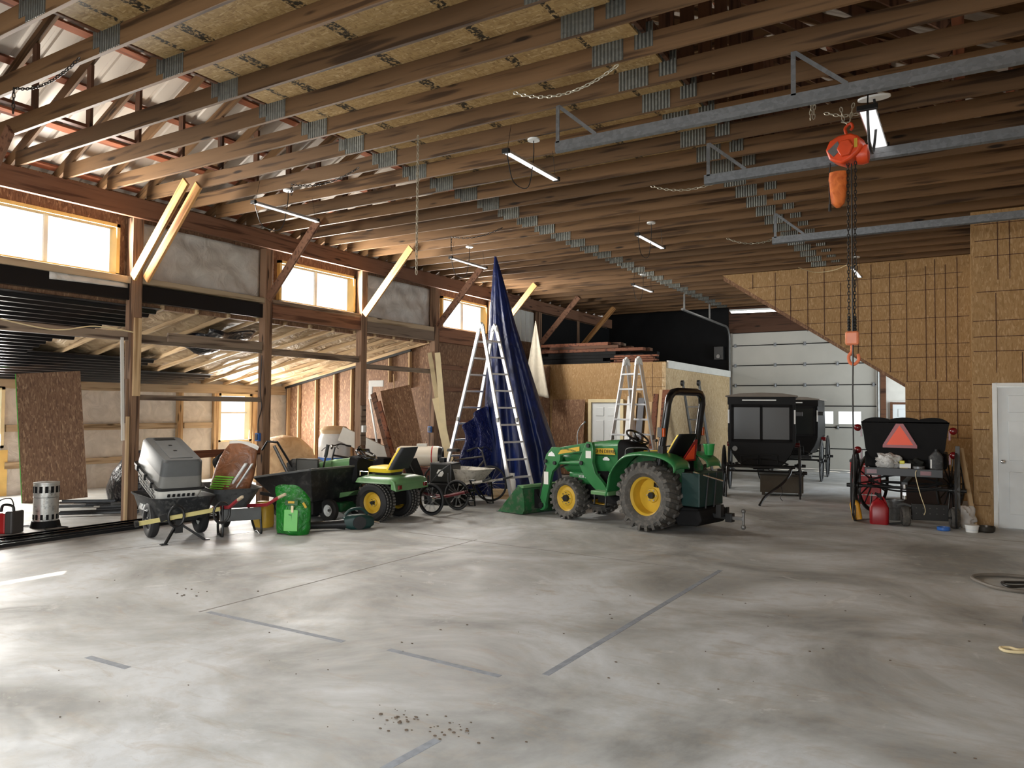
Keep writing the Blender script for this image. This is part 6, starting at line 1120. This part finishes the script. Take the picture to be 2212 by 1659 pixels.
swag('pale chain swagged under the trusses, nearest the loft deck edge', (1110, 200), (1335, 140), .14); swag('pale chain swagged by the end of the middle door track', (1407, 402), (1590, 372), .13); swag('pale chain swagged by the end of the farthest door track', (1570, 515), (1690, 508), .12); swag('dark chain swagged at the upper edge of the photo near the window side', (30, 190), (172, 125), .1, CHAIND, .25); swag('dark chain swagged under the trusses near the first knee brace', (630, 398), (775, 362), .1, CHAIND, .15); swag('dark chain swagged near the tip of the blue tarp', (975, 512), (1085, 492), .08, CHAIND, .25)
tag(MB().tube(catmull([at(1725, 578, 4.7), at(1760, 588, 4.62), at(1800, 584, 4.62), at(1830, 572, 4.7)], 6), .008, 5).build('rope', CREAM, None), 'pale rope sagging at the top of the strand board stair wall', 'rope')
# dried mud on the floor
rr = random.Random(5); m = MB()
def crumb(p, s): m.ball((p.x, p.y, s*.25), s, 6, (1, rr.uniform(.4, 1), .35))
for cx, cy, n, sp, s in ((858, 1555, 26, 60, .015), (965, 1580, 14, 45, .013), (410, 1280, 8, 30, .016), (1000, 1560, 8, 60, .012)):
    for i in range(n): crumb(at(cx+rr.gauss(0, sp/2), cy+rr.gauss(0, sp/6)), rr.uniform(.3, 1)*s)
for i in range(60): crumb(at(rr.uniform(100, 2150), rr.uniform(1230, 1640)), rr.uniform(.3, 1)*.012)
tag(m.build('mud_crumbs', MUD, None, 60), 'scattered crumbs of dried mud on the bare concrete floor', 'dirt', None, 'stuff')
# ================================================================== light: daylight through the openings, plus added fill lamps
w = bpy.data.worlds.new('sky'); sc.world = w; w.use_nodes = True; bg = w.node_tree.nodes['Background']; bg.inputs['Color'].default_value = (.93, .97, 1, 1); bg.inputs['Strength'].default_value = 1.6
def area(name, loc, sx, sy, d, power, col=(1, 1, 1), spread=180):
    l = bpy.data.lights.new(name, 'AREA'); l.shape = 'RECTANGLE'; l.size = sx; l.size_y = sy; l.energy = power; l.color = col; l.spread = R(spread)
    o = bpy.data.objects.new(name, l); COL.objects.link(o); o.location = loc; o.rotation_euler = Vector(d).to_track_quat('-Z', 'Y').to_euler(); return o
for (a, b), p in zip(WY, (310, 310, 310)): area('window_daylight', (-10.6, (a+b)/2, 3.98), b-a-.1, .7, (1, 0, .12), p, (1, .96, .89))
for a, b, c, d in WO: area('window_daylight', (XO+.12, (a+b)/2, (c+d)/2), b-a-.1, d-c-.1, (1, 0, -.1), 330, (1, .96, .89))
area('open_door_daylight', (XR-.02, 20.2, 1.7), 5, 3.2, (-1, 0, 0), 380, (.86, .95, 1))
area('open_door_daylight', (XR-.02, -.8, 1.8), 4.6, 3.4, (-1, .5, -.6), 150, (.86, .94, 1), 110)  # added fill lamp to brighten the floor on the right, unseen
area('open_door_daylight', (-4.5, -6.85, 1.9), 6.8, 3.6, (0, 1, -.45), 420, (.9, .96, 1), 110)  # unseen fill lamp added behind the camera for floor and facing walls
sl = bpy.data.lights.new('sun', 'SUN'); sl.energy = 14; sl.angle = R(.6); sl.color = (1, .93, .8); so = bpy.data.objects.new('sun', sl); COL.objects.link(so); so.rotation_euler = Vector((2.5, -1.8, -3.57)).to_track_quat('-Z', 'Y').to_euler()
sc.view_settings.view_transform = 'Standard'; sc.view_settings.look = 'None'; sc.view_settings.gamma = 1; sc.view_settings.use_curve_mapping = False; sc.view_settings.exposure = .0
sc.cycles.use_denoising = True; sc.cycles.max_bounces = 8; sc.cycles.diffuse_bounces = 5; sc.cycles.sample_clamp_indirect = 8
